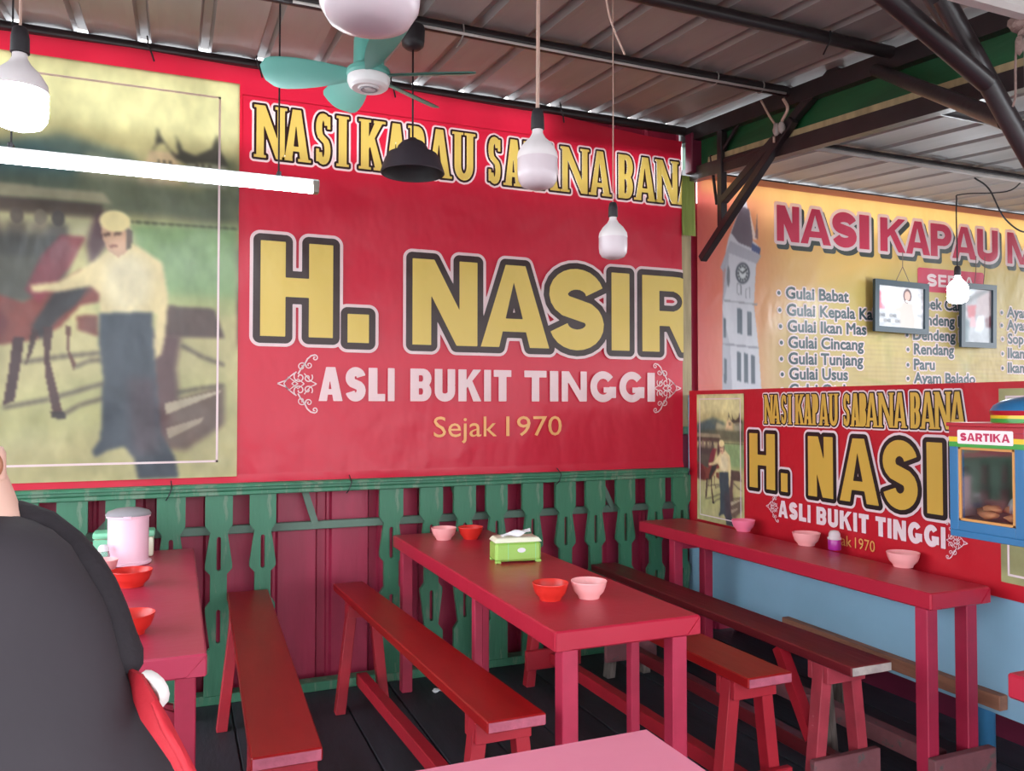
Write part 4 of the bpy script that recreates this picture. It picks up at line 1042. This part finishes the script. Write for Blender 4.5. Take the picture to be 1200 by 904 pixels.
# ================================================================== LAMPS
def bulb(name, label, pos, w_, lit, cord, cordmat, group=None, r_cord=.003):
    """LED bulb hanging: pos = bottom centre; w_ = diameter"""
    R = w_/2; k = w_/.1; z0 = pos[2]
    b = thing(name, label, 'lamp', pos, group=group)
    obj('diffuser', lathe(B(), [(0, 0), (R*.45, .002*k), (R*.8, .009*k), (R*.96, .022*k), (R, .04*k), (R, .075*k)], n=36), M['bulb_on'] if lit else M['bulb_off'], b, True, True)
    obj('bulb_body', lathe(B(), [(R*1.005, .075*k), (R*1.01, .08*k), (R*.97, .092*k), (R*.72, .112*k), (R*.4, .128*k), (R*.27, .14*k), (R*.26, .152*k), (0, .152*k)], n=36), M['bulb_on'] if lit == 2 else M['bulb_body'], b, True, True, angle=60)
    obj('socket', lathe(B(), [(R*.28, .148*k), (R*.34, .15*k), (R*.33, .18*k), (R*.27, .196*k), (R*.22, .2*k), (0, .2*k)], n=20), M['black_plastic'], b, True, True, angle=50)
    obj('cord', tube(B(), curve([Vector((0, 0, .195*k))]+[Vector(c)-Vector(pos) for c in cord], 6), r_cord, 8), cordmat, b, True, True)
    return b
def ceilz(y): return ZU(y)-.01
q = atD(22, 152, 1.75); bulb('hanging_bulb', 'large lit bulb hanging at the top left edge', q, .112, 1, [(q.x, q.y, q.z+.5), (q.x+.004, q.y, ceilz(q.y))], M['cord_beige'])
q = atD(630, 222, 2.2); bulb('hanging_bulb', 'unlit bulb on a beige cord in front of SABANA', q, .11, 0, [(q.x+.002, q.y, q.z+.45), (q.x+.004, q.y, ceilz(q.y))], M['cord_beige'], r_cord=.0055)
q = atD(718.5, 304, 2.75); bulb('hanging_bulb', 'smaller unlit bulb hanging lowest before the word NASIR', q, .097, 0, [(q.x+.002, q.y, q.z+.55), (q.x+.002, q.y, ceilz(q.y))], M['cord_beige'], r_cord=.002)
q = atD(433, 35, 1.0); bulb('hanging_bulb', 'big white bulb cut off by the top edge, in front of the fan', q, .127, 0, [(q.x, q.y, q.z+.4), (q.x, q.y, ceilz(q.y))], M['cord'])
q = atY(1122.5, 356, 3.5); zc = ZL(3.26)-.06
bulb('hanging_bulb', 'small lit bulb on a black wire before the menu banner', q, .115, 2, [(q.x, q.y, q.z+.3), (q.x, q.y-.0, zc-.08), (q.x+.02, q.y-.02, zc-.03), (q.x+.14, 3.28, zc-.05), (q.x+.24, 3.24, zc+.02)], M['cord'], r_cord=.004)
# loops of cable on the lower purlin
q = atY(1122, 219, 3.24)
single('cable_loop', tube(B(), curve([(q.x+.12, 3.225, q.z+.06), (q.x+.22, 3.21, q.z-.0), (q.x+.35, 3.21, q.z-.16), (q.x+.55, 3.21, q.z-.22), (q.x+.8, 3.21, q.z-.08), (q.x+1.1, 3.22, q.z+.03)], 8), .005, 6), M['cord'], 'black cable drooping below the purlin beside the menu banner bulb', 'cable', smooth=True)
# tube light
tz = atY(200, 203, 3.2); xr = atY(374, 222, 3.2).x; xl = xr-1.24; zt = 2.25
tl = thing('tube_light', 'long lit fluorescent tube hung by wires before the red banner', 'lamp', ((xl+xr)/2, 3.2, zt))
obj('batten', box(B(), (xl, 3.19, zt), (xr, 3.235, zt+.034), .004), M['white_metal'], tl)
obj('tube', tube(B(), [(xl+.03, 3.175, zt-.012), (xr-.03, 3.175, zt-.012)], .0165, 16), M['tube_on'], tl, smooth=True, angle=50)
for x in (xl+.018, xr-.018): obj('tube_holder', box(B(), (x-.012, 3.158, zt-.028), (x+.012, 3.192, zt+.02), .003), M['tube_cap'], tl)
for px in (12, 327):
    x = atY(px, 200, 3.2).x
    obj('hanging_wire', tube(B(), [(x, 3.21, zt+.034), (x, 3.205, ZU(3.2)-.05)], .0035, 6), M['cord'], tl)
    obj('wire_clip', box(B(), (x-.008, 3.188, zt+.03), (x+.008, 3.237, zt+.05), .002), M['cord'], tl)
# black pendant
q = atD(483.5, 204, 3.3)
pd = thing('pendant_lamp', 'black metal pendant lamp hanging on a thin cord in front of KAPAU', 'lamp', (q.x, q.y, q.z))
sh_ = obj('shade', lathe(B(), [(.128, 0), (.131, .004), (.121, .035), (.111, .062), (.100, .080), (.070, .088), (.066, .094), (.060, .112), (.044, .130), (.022, .140), (.013, .148), (0, .149)], n=40), M['shade'], pd, True, True, angle=35)
obj('shade_lining', lathe(B(), [(.126, .001), (.116, .035), (.105, .06), (.094, .076), (.05, .086), (0, .1)], n=40), M['black_plastic'], sh_, True, True)
zc = 2.862
obj('cord', tube(B(), [(0, 0, .13), (0, 0, zc-q.z)], .004, 8), M['cord'], pd, True, True)
obj('canopy', lathe(B(), [(0, -.005), (.03, 0), (.044, .012), (.047, .03), (.049, .085), (.046, .092), (0, .092)], (0, 0, zc-q.z), 28), M['black_plastic'], pd, True, True, angle=40)

# ceiling fan
q = atD(432, 103, 2.75)
fan = thing('ceiling_fan', 'small teal ceiling fan with a white hub under the roof', 'fan', (q.x, q.y, q.z))
hb_ = obj('hub', lathe(B(), [(0, -.004), (.012, -.006), (.014, -.002), (.034, -.006), (.036, -.001), (.056, -.004), (.066, .004), (.072, .02), (.071, .035), (.05, .04), (0, .04)], n=40), M['fan_white'], fan, True, True, angle=30)
obj('hub_ring', lathe(B(), [(.022, -.0075), (.026, -.009), (.030, -.0075), (.026, -.005), (.022, -.0075)], n=40), M['fan_pale'], hb_, True, True)
obj('motor_housing', lathe(B(), [(.07, .036), (.075, .045), (.072, .06), (.055, .072), (.052, .08), (.050, .165), (.046, .172), (.02, .176), (.0, .176)], n=36), M['teal'], fan, True, True, angle=35)
obj('rod', lathe(B(), [(.024, .172), (.024, .195), (.016, .2), (.015, .22), (.012, .225), (.012, ZU(q.y)-q.z-.02)], n=20), M['teal'], fan, True, True, angle=40)
def blade_bm(L_=.31):
    bm = B(); rows = []
    for i in range(15):
        t = i/14; w_ = .028+.05*math.sin(min(1, t*1.25)*PI*.5)**1.0*(1 if t < .8 else math.sqrt(max(0.02, 1-((t-.8)/.2)**2)))
        r = .055+(L_-.0)*t; row = []
        for j in range(7):
            v = j/6-.5; row.append((r, v*w_*1.6, .045+v*w_*.75+.012*t-.012*(1-4*v*v)*.5))
        rows.append(row)
    for dz in (0, .003):
        vv = [[bm.verts.new((x_, y_, z_+dz)) for x_, y_, z_ in r] for r in rows]
        for a, b in zip(vv, vv[1:]):
            for j in range(6): bm.faces.new((a[j], a[j+1], b[j+1], b[j]))
    bmesh.ops.recalc_face_normals(bm, faces=bm.faces); return bm
bl = obj('blade', blade_bm(), M['teal'], fan, True, True)
base_ang = -YAW*180/PI
for k, a in enumerate((178, 120, 60, 2, 292)):
    c = bl if k == 0 else bl.copy()
    if k: COL.objects.link(c); c.parent = fan
    c.rotation_euler = (0, 0, math.radians(a+base_ang))

# dust and tape on the truss
def blob(bm, c, r, n=10, sq=(1, 1, 1), seed=0):
    rr = random.Random(seed); b2_ = bmesh.new(); bmesh.ops.create_icosphere(b2_, subdivisions=2, radius=1)
    mp_ = {v: bm.verts.new(Vector(c)+Vector((v.co.x*sq[0], v.co.y*sq[1], v.co.z*sq[2]))*r*(1+rr.uniform(-.18, .18))) for v in b2_.verts}
    for f in b2_.faces: bm.faces.new([mp_[v] for v in f.verts])
    b2_.free(); return bm
q = atX(910, 152, XT-.06)
tw = thing('taped_cable', 'two cable ends wrapped in grey tape on the corner strut', 'cable', q)
obj('tape_wrap', blob(blob(B(), q, .028, sq=(.7, .8, 1.3), seed=1), q+Vector((0, -.035, .0)), .024, sq=(.7, .8, 1.2), seed=2), M['tape'], tw, smooth=True)
a = atX(892, 118, XT-.06); b = atX(918, 116, XT-.06)
obj('cable', tube(B(), curve([q+Vector((0, .01, .03)), q.lerp(a, .5), a], 6), .006, 8), M['cord_beige'], tw, smooth=True)
obj('cable', tube(B(), curve([q+Vector((0, -.04, .03)), b+Vector((0, -.03, -.06)), b], 6), .008, 8), M['cord_beige'], tw, smooth=True)
obj('cable', tube(B(), curve([q+Vector((0, .02, -.03)), q+Vector((0, .02, -.06))], 3), .006, 8), M['cord_beige'], tw, smooth=True)
q = atD(1192, 28, 2.05)
single('dust_clump', blob(blob(blob(B(), q, .022, seed=4), q+RT*.02+UP*-.015, .018, seed=5), q+UP*-.055+RT*.005, .013, sq=(.8, .8, 1.9), seed=6), M['dust'], 'dusty cobweb clump hanging at the top right corner', 'dust', smooth=True)
q2 = atD(1195, 60, 2.06)
single('dusty_string', tube(B(), curve([q+UP*-.04, atD(1190, 75, 2.06), atD(1190, 110, 2.07), atD(1187, 125, 2.07)], 5), .003, 6), M['dust'], 'dusty string dangling below the cobweb clump', 'string')
q = atD(712, -10, 2.3)
single('loose_wire', tube(B(), curve([atD(708, -14, 2.3), atD(716, 25, 2.3), atD(732, 64, 2.3)], 6), .003, 6), M['cord_beige'], 'loose beige wire end poking down from the roof above the two bulbs', 'wire')
for k, (px, py) in enumerate(((541, 42), (967, 42))):
    y_ = 3.2 if k == 0 else 2.56; q = atY(px, py, y_)
    single('cable_tie', tube(B(), [(q.x-.002, y_-.03, ZU(y_)-.01), (q.x, y_-.032, ZU(y_)-.05), (q.x-.01, y_-.02, ZU(y_)-.075), (q.x-.03, y_-.02, ZU(y_)-.11)], .0035, 6), M['cord'] if k else M['wire'],
           ('pale cable tie on the purlin right of the pendant canopy', 'black cable tie on the purlin nearest the green fascia')[k], 'cable tie')
for k, px in enumerate((838, 891, 925)):
    q = atY(px, 100, 3.2)
    single('cable_tie', tube(B(), [(q.x, 3.2+.03*math.cos(a_), ZU(3.2)-.026+.03*math.sin(a_)) for a_ in np.linspace(0, 5.6, 12)], .003, 6), M['wire'],
           ('grey wire loop with a dangling end round the purlin, leftmost of three', 'grey wire loop round the purlin, middle of three', 'grey wire loop at the very end of the purlin by the taped cable')[k], 'cable tie', group='wire loops on the purlin')

# ================================================================== FRAMED PHOTOS
def framed(label, px0, px1, z0, z1, pa_, tilt, lean=.02):
    a = atY(px0, 360, 4.08).x; b = atY(px1, 360, 4.08).x; mpf = lambda u, v, n: Vector((u, 4.10-n-(v-z0)*lean, v+(u-a)*tilt))
    t = thing('framed_photo', label, 'picture', (a, 4.08, z0))
    fw_ = .038
    for (u0, v0, u1, v1) in ((a, z0, b, z0+fw_), (a, z1-fw_, b, z1), (a, z0+fw_, a+fw_, z1-fw_), (b-fw_, z0+fw_, b, z1-fw_)):
        prism(bm_ := B(), [(u0, v0), (u1, v0), (u1, v1), (u0, v1)], mpf, .022); obj('frame_bar', bm_, M['frame'], t)
    obj('photo', pa_.mesh(B(), mpf, a+fw_*.9, z0+fw_*.9, b-fw_*.9, z1-fw_*.9, .006), M['print'], t, smooth=True)
    c = (a+b)/2
    for u in ((a*.6+b*.4), (a*.35+b*.65)):
        obj('hanging_string', tube(B(), [mpf(u, z1, .01), mpf((c if px0 < 1100 else u), z1+.10, .02), mpf((c if px0 < 1100 else u), z1+.2, .02)], .0025, 5), M['dust'], t)
A = Paint(70, 56, (0, 0, 70, 56), (215, 210, 212))
A.im *= (.75+.5*A.noise(9, 3))[..., None]
A.poly([(0,8),(5,8),(7,24),(14,26),(12,32),(0,32)], (205,70,90), .8, 1); A.poly([(6,14),(30,14),(30,30),(8,30)], (240,240,245), .6, 2)
A.poly([(0,34),(30,34),(44,56),(0,56)], (150,150,155), .6, 2)
for k in range(14): A.ell(4+k*2.8, 40+(k*7) % 14, 3, 2, [(120,115,115),(215,210,205),(90,90,95)][k % 3], .7, .4)
A.poly([(38,20),(52,20),(58,44),(56,56),(34,56),(33,34),(25,34),(26,29),(34,27)], (190,175,165), 1, 1); A.ell(45, 12, 6, 9, (90,60,60), 1); A.ell(45, 12, 4, 6, (205,160,145), 1); A.poly([(42,18),(52,19),(51,22),(43,21)], (240,235,235), .9)
framed('wide dark-framed photo of a woman cooking, hung before the menu banner', 1025, 1088, 1.90, 2.255, A, -.02)
A = Paint(44, 74, (0, 0, 44, 74), (170, 165, 168))
A.im *= (.75+.5*A.noise(9, 8))[..., None]
A.poly([(22,4),(44,0),(44,40),(20,36)], (180,150,150), .8, 2); A.poly([(0,0),(22,0),(0,26)], (225,228,232), .8, 1); A.poly([(0,16),(34,0),(44,0),(0,24)], (110,110,112), .8, 1)
A.poly([(6,24),(20,22),(18,40),(8,40)], (190,50,60), .8, 1); A.poly([(0,38),(10,46),(8,74),(0,74)], (60,90,95), .8, 2)
A.poly([(22,38),(32,36),(32,54),(28,62),(16,58),(20,52)], (235,235,240), 1, 1); A.poly([(12,38),(18,38),(20,52),(10,52)], (220,160,165), .9, 1); A.poly([(34,40),(44,36),(44,52),(36,52)], (110,50,60), .9, 1); A.poly([(10,56),(44,54),(44,74),(8,74)], (165,168,172), .7, 3)
framed('tall dark-framed photo of people outdoors, right of the cooking photo', 1126, 1167, 1.815, 2.275, A, 0)

# ================================================================== SNACK CASE, hangs from the roof beam at the right
cx0, cx1, cy0, cy1, cz0, cz1 = 2.20, 2.60, 1.545, 1.785, 1.0, 1.335
cs = thing('snack_case', 'blue tin snack case with domed lid and glass front, hanging at right edge', 'display case', ((cx0+cx1)/2, (cy0+cy1)/2, cz0))
def cb(name, a, b, m, bev=.002, par=None): return obj(name, box(B(), a, b, bev), m, par or cs)
cb('bottom_panel', (cx0, cy0, cz0), (cx1, cy1, cz0+.02), M['case_blue'])
cb('top_panel', (cx0-.006, cy0-.006, cz1), (cx1+.006, cy1+.006, cz1+.012), M['case_red'])
pw = .03
for x in (cx0, cx1-pw):
    for y in (cy0, cy1-pw): cb('corner_post', (x, y, cz0+.02), (x+pw, y+pw, cz1), M['case_blue'])
for (x, nm) in ((cx0, 'front'), (cx1-.012, 'back')):
    cb('lower_rail', (x, cy0+pw, cz0+.02), (x+.012, cy1-pw, cz0+.05), M['case_blue'])
    # painted rainbow header
    h0 = cz1-.062; hh = .062/4
    for i, mm_ in enumerate((M['case_green'], M['case_yellow'], M['case_red'], M['case_red'])):
        cb('header_stripe', (x-.001, cy0+.001, h0+i*hh), (x+.012, cy1-.001, h0+(i+1)*hh-.0003), mm_, .0005)
    for (y0_, y1_, z0_, z1_) in ((cy0+pw, cy1-pw, cz0+.05, cz0+.058), (cy0+pw, cy1-pw, h0-.008, h0), (cy0+pw, cy0+pw+.008, cz0+.05, h0), (cy1-pw-.008, cy1-pw, cz0+.05, h0)):
        cb('glass_trim', (x+.001, y0_, z0_), (x+.009, y1_, z1_), M['brass_trim'], .001)
    cb('glass_pane', (x+.004, cy0+pw+.006, cz0+.056), (x+.0065, cy1-pw-.006, h0-.006), M['glass'], 0)
cb('back_panel', (cx1-.02, cy0+.004, cz0+.02), (cx1-.014, cy1-.004, cz1), M['case_in'], 0)
cb('tray', (cx0+.014, cy0+.006, cz0+.05), (cx1-.021, cy1-.006, cz0+.056), M['case_in'], 0)
for y in (cy0+.0005, cy1-.002): cb('outer_panel', (cx0+pw, y, cz0+.02), (cx1-pw, y+.0012, cz1), M['case_blue'], 0)
for y in (cy0+.002, cy1-.004):
    cb('side_panel', (cx0+pw, y, cz0+.02), (cx1-pw, y+.002, cz1), M['case_in'], 0)
mc = lambda u, v, n: Vector((cx0-.001-n, -u, v))
lu0, lu1 = -(cy1-.035), -(cy0+.035)
bm = sdf_mesh(B(), [[(lu0, cz1-.048), (lu1, cz1-.048), (lu1, cz1-.014), (lu0, cz1-.014)]], mc, .0006, .004, .001); obj('name_label', bm, M['case_white'], cs)
capitals(cs, mc, 'SARTIKA', lu0+.006, cz1-.043, lu1-.006, cz1-.019, .0072, mat('crimson_print', s(190, 30, 80), .4), .0012, .0008, gap=.09)
c = Vector(((cx0+cx1)/2, (cy0+cy1)/2, cz1+.012))
R_ = .105
for i, (a, b, m_) in enumerate(((0, .012, M['case_green']), (.012, .022, M['case_yellow']), (.022, .036, M['case_red']))):
    obj('lid_stripe', lathe(B(), [(R_, a), (R_+.004 if i == 2 else R_, b), (R_-.006, b), (R_-.006, a)], c, 36), m_, cs, smooth=True, angle=40)
obj('domed_lid', lathe(B(), [(R_+.002, .036), (R_*.93, .052), (R_*.72, .066), (R_*.4, .076), (.012, .079), (0, .079)], c, 36), M['case_blue'], cs, smooth=True)
obj('hanging_wire', tube(B(), [c+Vector((0, 0, .078)), (c.x, c.y, ZU(c.y)-.02)], .003, 6), M['wire'], cs)
for k in range(7):
    rr = random.Random(k); p_ = Vector((cx0+.04+.028*(k % 4)+rr.uniform(-.005, .005), cy0+.055+.045*(k//2)+rr.uniform(-.008, .008), cz0+.072+(.014 if k in (2, 5) else 0)))
    single('fried_snack', blob(B(), p_, .026, sq=(.9, 1.15, .5), seed=k), M['bread'], ('brown fried snack at the rear left corner of the hanging case floor','brown fried snack in the first column of the case, nearest the wall side','brown fried snack raised on top of its neighbours in the case','brown fried snack deepest inside the hanging case, first row','brown fried snack just behind the front glass, middle of the case','brown fried snack stacked up in the second row of the case','brown fried snack at the near right of the second row')[k], 'snack', group='snacks in the case', smooth=True)
single('plastic_bag', blob(B(), (cx0+.10, cy0+.075, cz0+.10), .036, sq=(1, 1.2, .9), seed=21), M['bag'], 'crumpled grey plastic bag behind the snacks in the case', 'bag', smooth=True)

# ================================================================== SCRAPS ON THE FLOOR
q = atZ(496, 796, .0); single('paper_scrap', blob(blob(B(), (q.x, 3.80, .012), .014, sq=(1.2, 1, .7), seed=3), (q.x+.03, 3.81, .008), .009, seed=8), M['scrap'], 'white scrap of paper on the floor under the middle table', 'scrap')
q = atZ(870, 746, 0); bm = B(); tube(bm, curve([(2.60, 3.36, .01), (2.64, 3.38, .012), (2.68, 3.35, .012), (2.74, 3.40, .012)], 4), .008, 6)
single('plastic_scrap', bm, M['scrap'], 'twisted white plastic scrap on the dark floor behind the benches', 'scrap')

# ================================================================== PERSON (seen from behind at the left edge)
DP = 1.2
P0 = atD(-20, 700, DP)
pr_ = thing('person', 'person in a black top with a red strap, seen from behind', 'person', (P0.x, P0.y, 0))
FH = Vector((FW.x, FW.y, 0)).normalized()
def at2(px, z_, dep): # point on the vertical line of pixel column px at given forward depth and height
    q_ = CAM+FH*dep+RT*((px-600)/F*dep); return Vector((q_.x, q_.y, z_))
def zpx(py, dep): return EYE-(py-475)/F*dep
# bare body: one continuous skinned figure
def skin_fig(name, nodes, edges, m, parent, sub=2):
    me = bpy.data.meshes.new(name); names = list(nodes)
    me.from_pydata([nodes[k][0] for k in names], [(names.index(a), names.index(b)) for a, b in edges][0:0] or [(names.index(a), names.index(b)) for a, b in edges], [])
    o = bpy.data.objects.new(name, me); COL.objects.link(o)
    md = o.modifiers.new('s', 'SKIN'); md.use_smooth_shade = True
    for i, k in enumerate(names):
        r = nodes[k][1]; v = me.skin_vertices[0].data[i]; v.radius = (r if isinstance(r, tuple) else (r, r)); v.use_root = (i == 0)
    o.modifiers.new('d', 'SUBSURF').levels = sub; o.modifiers['d'].render_levels = sub
    dg = bpy.context.evaluated_depsgraph_get(); m2 = bpy.data.meshes.new_from_object(o.evaluated_get(dg)); bpy.data.objects.remove(o)
    m2.transform(Matrix.Translation(-wl(parent))); m2.materials.clear(); m2.materials.append(m); m2.shade_smooth()
    o = bpy.data.objects.new(name, m2); COL.objects.link(o); o.parent = parent; return o
hip = at2(0, .60, 1.26); chest = at2(-12, .98, 1.24); neck0 = at2(-12, 1.20, 1.22); neck1 = at2(-36, zpx(566, 1.22)+.01, 1.22); head = at2(-112, 1.37, 1.25)
shR = at2(95, 1.115, 1.27); shL = at2(-180, 1.14, 1.25); elR = at2(122, .93, 1.36); elL = at2(-230, .88, 1.36); haR = at2(40, .79, 1.60); haL = at2(-120, .79, 1.62)
hpR = at2(60, .60, 1.28); hpL = at2(-75, .60, 1.28); knR = at2(60, .60, 1.68); knL = at2(-60, .60, 1.70); anR = at2(60, .09, 1.66); anL = at2(-62, .09, 1.68); toR = at2(62, .04, 1.84); toL = at2(-60, .04, 1.86)
nodes = dict(hip=(hip, .12), belly=(hip.lerp(chest, .5), .115), chest=(chest, .125), neck=(neck0, .060), neck2=(neck1, .055), head=(head, .082), crown=(head+Vector((0, 0, .05)), .07),
    shR=(shR, .05), elR=(elR, .040), haR=(haR, .028), shL=(shL, .05), elL=(elL, .040), haL=(haL, .028), hpR=(hpR, .085), knR=(knR, .06), anR=(anR, .038), toR=(toR, .035), hpL=(hpL, .085), knL=(knL, .06), anL=(anL, .038), toL=(toL, .035))
edges = [('hip','belly'),('belly','chest'),('chest','neck'),('neck','neck2'),('neck2','head'),('head','crown'),('chest','shR'),('shR','elR'),('elR','haR'),('chest','shL'),('shL','elL'),('elL','haL'),('hip','hpR'),('hpR','knR'),('knR','anR'),('anR','toR'),('hip','hpL'),('hpL','knL'),('knL','anL'),('anL','toL')]
for sd, hp, dr in (('R', haR, 1), ('L', haL, -1)):
    for i in range(5):
        off = RT*dr*(-.03 if i == 4 else (-.027+.018*i)); ln = (.075, .085, .08, .065, .05)[i]
        if i == 4: off = RT*dr*(-.04); 
        a = hp+FH*.03+off*.8; b = a+FH*ln*.55+Vector((0, 0, -.002)); c_ = b+FH*ln*.5+Vector((0, 0, -.012))
        for nm_, p_, r_ in ((f'a{sd}{i}', a, .011), (f'b{sd}{i}', b, .009), (f'c{sd}{i}', c_, .008)): nodes[nm_] = (p_, r_)
        edges += [('ha'+sd, f'a{sd}{i}'), (f'a{sd}{i}', f'b{sd}{i}'), (f'b{sd}{i}', f'c{sd}{i}')]
skin_fig('body', nodes, edges, M['skin'], pr_)
# ear, nose, hair (head is turned away and leans out of the frame)
e = atD(-3, 546, 1.22)
obj('ear', blob(B(), e, .022, sq=(.55, .8, 1.4), seed=2), M['skin'], pr_, smooth=True)
bm = B(); tube(bm, [atD(-8+9*math.cos(a_), 546+13*math.sin(a_), 1.20) for a_ in np.linspace(-1.2, 1.0, 8)], .0035, 6); obj('hair_tie', bm, M['brown_band'], pr_, smooth=True)
bm = B(); blob(bm, head+FH*.085+Vector((0, 0, -.01)), .014, sq=(.8, 1, 1.3), seed=1); obj('nose', bm, M['skin'], pr_, smooth=True)
for sg in (-1, 1): obj('eye', blob(B(), head+FH*.078+RT*.03*sg+Vector((0, 0, .015)), .009, seed=3), M['black_plastic'], pr_, smooth=True)
obj('mouth', blob(B(), head+FH*.08+Vector((0, 0, -.05)), .012, sq=(1.6, .5, .4), seed=3), M['brown_band'], pr_, smooth=True)
b_ = bmesh.new(); bmesh.ops.create_uvsphere(b_, u_segments=24, v_segments=16, radius=.098)
for v in b_.verts: v.co = Vector((v.co.x, v.co.y, v.co.z*1.12))+head-FH*.016+Vector((0, 0, .03))
bmesh.ops.delete(b_, geom=[v for v in b_.verts if (v.co-head).dot(FH) > .05 and v.co.z < head.z+.06], context='VERTS')
obj('hair', b_, M['hair'], pr_, smooth=True)
# black top: lofted torso, silhouette measured on the photograph
bm = B(); rings = []
sil = [(596,-10,.03,.05),(604,5,.05,.055),(613,35,.08,.07),(624,59,.10,.085),(642,80,.115,.10),(664,92,.125,.115),(686,106,.13,.12),(707,118,.13,.125),(730,127,.13,.13),(752,133,.13,.13),(775,139,.13,.13),(797,146,.135,.135),(815,155,.14,.14),(840,168,.15,.145),(872,190,.155,.15),(904,214,.16,.155),(950,240,.17,.16),(990,250,.17,.16)]
NR = 40
for (py, pxr, _, hd) in sil:
    z = zpx(py, DP); half = (pxr+185)/2 if py > 640 else max(18, (pxr+20)*.5+(py-596)*2.2)
    if py <= 640: half = min(half, 132)
    cxp = pxr-half; hw = half/F*DP; c_ = at2(cxp, z, DP)
    rings.append([bm.verts.new(c_+RT*hw*math.cos(2*PI*k/NR)*(1)+FH*hd*math.sin(2*PI*k/NR)*(1.0 if math.sin(2*PI*k/NR) < 0 else .9)) for k in range(NR)])
for a, b in zip(rings, rings[1:]):
    for k in range(NR): bm.faces.new((a[k], a[(k+1)%NR], b[(k+1)%NR], b[k]))
bm.faces.new(rings[-1]); bmesh.ops.recalc_face_normals(bm, faces=bm.faces)
obj('black_top', bm, M['black_cloth'], pr_, smooth=True)
# sleeve: the rolled dark edge beyond the shoulder line
pts = []; rads = []
for (px, py, r) in ((-60,598,22),(-20,603,22),(20,609,22),(50,619,22),(77,640,22),(98,664,22),(113,690,23),(124,718,24),(132,748,26),(139,772,28),(144,786,23),(145,794,14)):
    pts.append(atD(px, py, DP+.05)); rads.append(r/F*(DP+.05))
obj('sleeve', tube(B(), pts, rads, 20), M['black_edge'], pr_, smooth=True, angle=60)
# red strap with its white end, then falling down the side
def ribbon(pts_, ws, th, m, name):
    bm = B(); 
    sec = []
    for i, (px, py, dep) in enumerate(pts_):
        p_ = atD(px, py, dep); q0 = atD(*pts_[max(i-1, 0)]); q1 = atD(*pts_[min(i+1, len(pts_)-1)]); d = (q1-q0).normalized(); sd = d.cross(FW).normalized(); w_ = ws[i]/F*dep/2
        sec.append([bm.verts.new(p_+sd*w_-FW*th), bm.verts.new(p_-FW*th*1.8), bm.verts.new(p_-sd*w_-FW*th), bm.verts.new(p_-sd*w_+FW*th), bm.verts.new(p_+sd*w_+FW*th)])
    for a, b in zip(sec, sec[1:]):
        for k in range(5): bm.faces.new((a[k], a[(k+1)%5], b[(k+1)%5], b[k]))
    bm.faces.new(sec[0]); bm.faces.new(sec[-1][::-1]); bmesh.ops.recalc_face_normals(bm, faces=bm.faces)
    obj(name, bm, m, pr_, smooth=True, angle=60)
ribbon([(150,796,1.24),(162,806,1.2),(174,830,1.17),(190,855,1.14),(208,885,1.12),(228,925,1.1)], [26,32,30,26,20,20], .004, M['red_cloth'], 'red_strap')
ribbon([(180,822,1.15),(192,850,1.13),(210,880,1.11),(222,905,1.09),(232,930,1.09)], [6,9,10,9,8], .004, M['red_cloth'], 'red_strap')
ribbon([(168,789,1.21),(174,791,1.21),(180,796,1.205),(185,802,1.2),(189,809,1.2),(191,816,1.2),(191,823,1.2),(188,830,1.2)], [4,8,11,13,13,12,9,3], .006, M['white_strap'], 'white_loop')
# trousers
tn = dict(hip=(hip+Vector((0, 0, -.01)), .15), hpR=(hpR, .105), knR=(knR, .08), anR=(anR+Vector((0, 0, .03)), .058), hpL=(hpL, .105), knL=(knL, .08), anL=(anL+Vector((0, 0, .03)), .058))
skin_fig('trousers', tn, [('hip','hpR'),('hpR','knR'),('knR','anR'),('hip','hpL'),('hpL','knL'),('knL','anL')], M['trousers'], pr_)
st = thing('stool', 'dark red stool under the seated person at the left edge', 'stool', (hip.x, hip.y, 0))
obj('seat', box(B(), (hip.x-.16, hip.y-.16, .42), (hip.x+.16, hip.y+.16, .455), .01), M['bench_old'], st)
for a in (-.13, .13):
    for b in (-.13, .13): obj('leg', box(B(), (hip.x+a-.02, hip.y+b-.02, 0), (hip.x+a+.02, hip.y+b+.02, .42), .002), M['red_leg'], st)
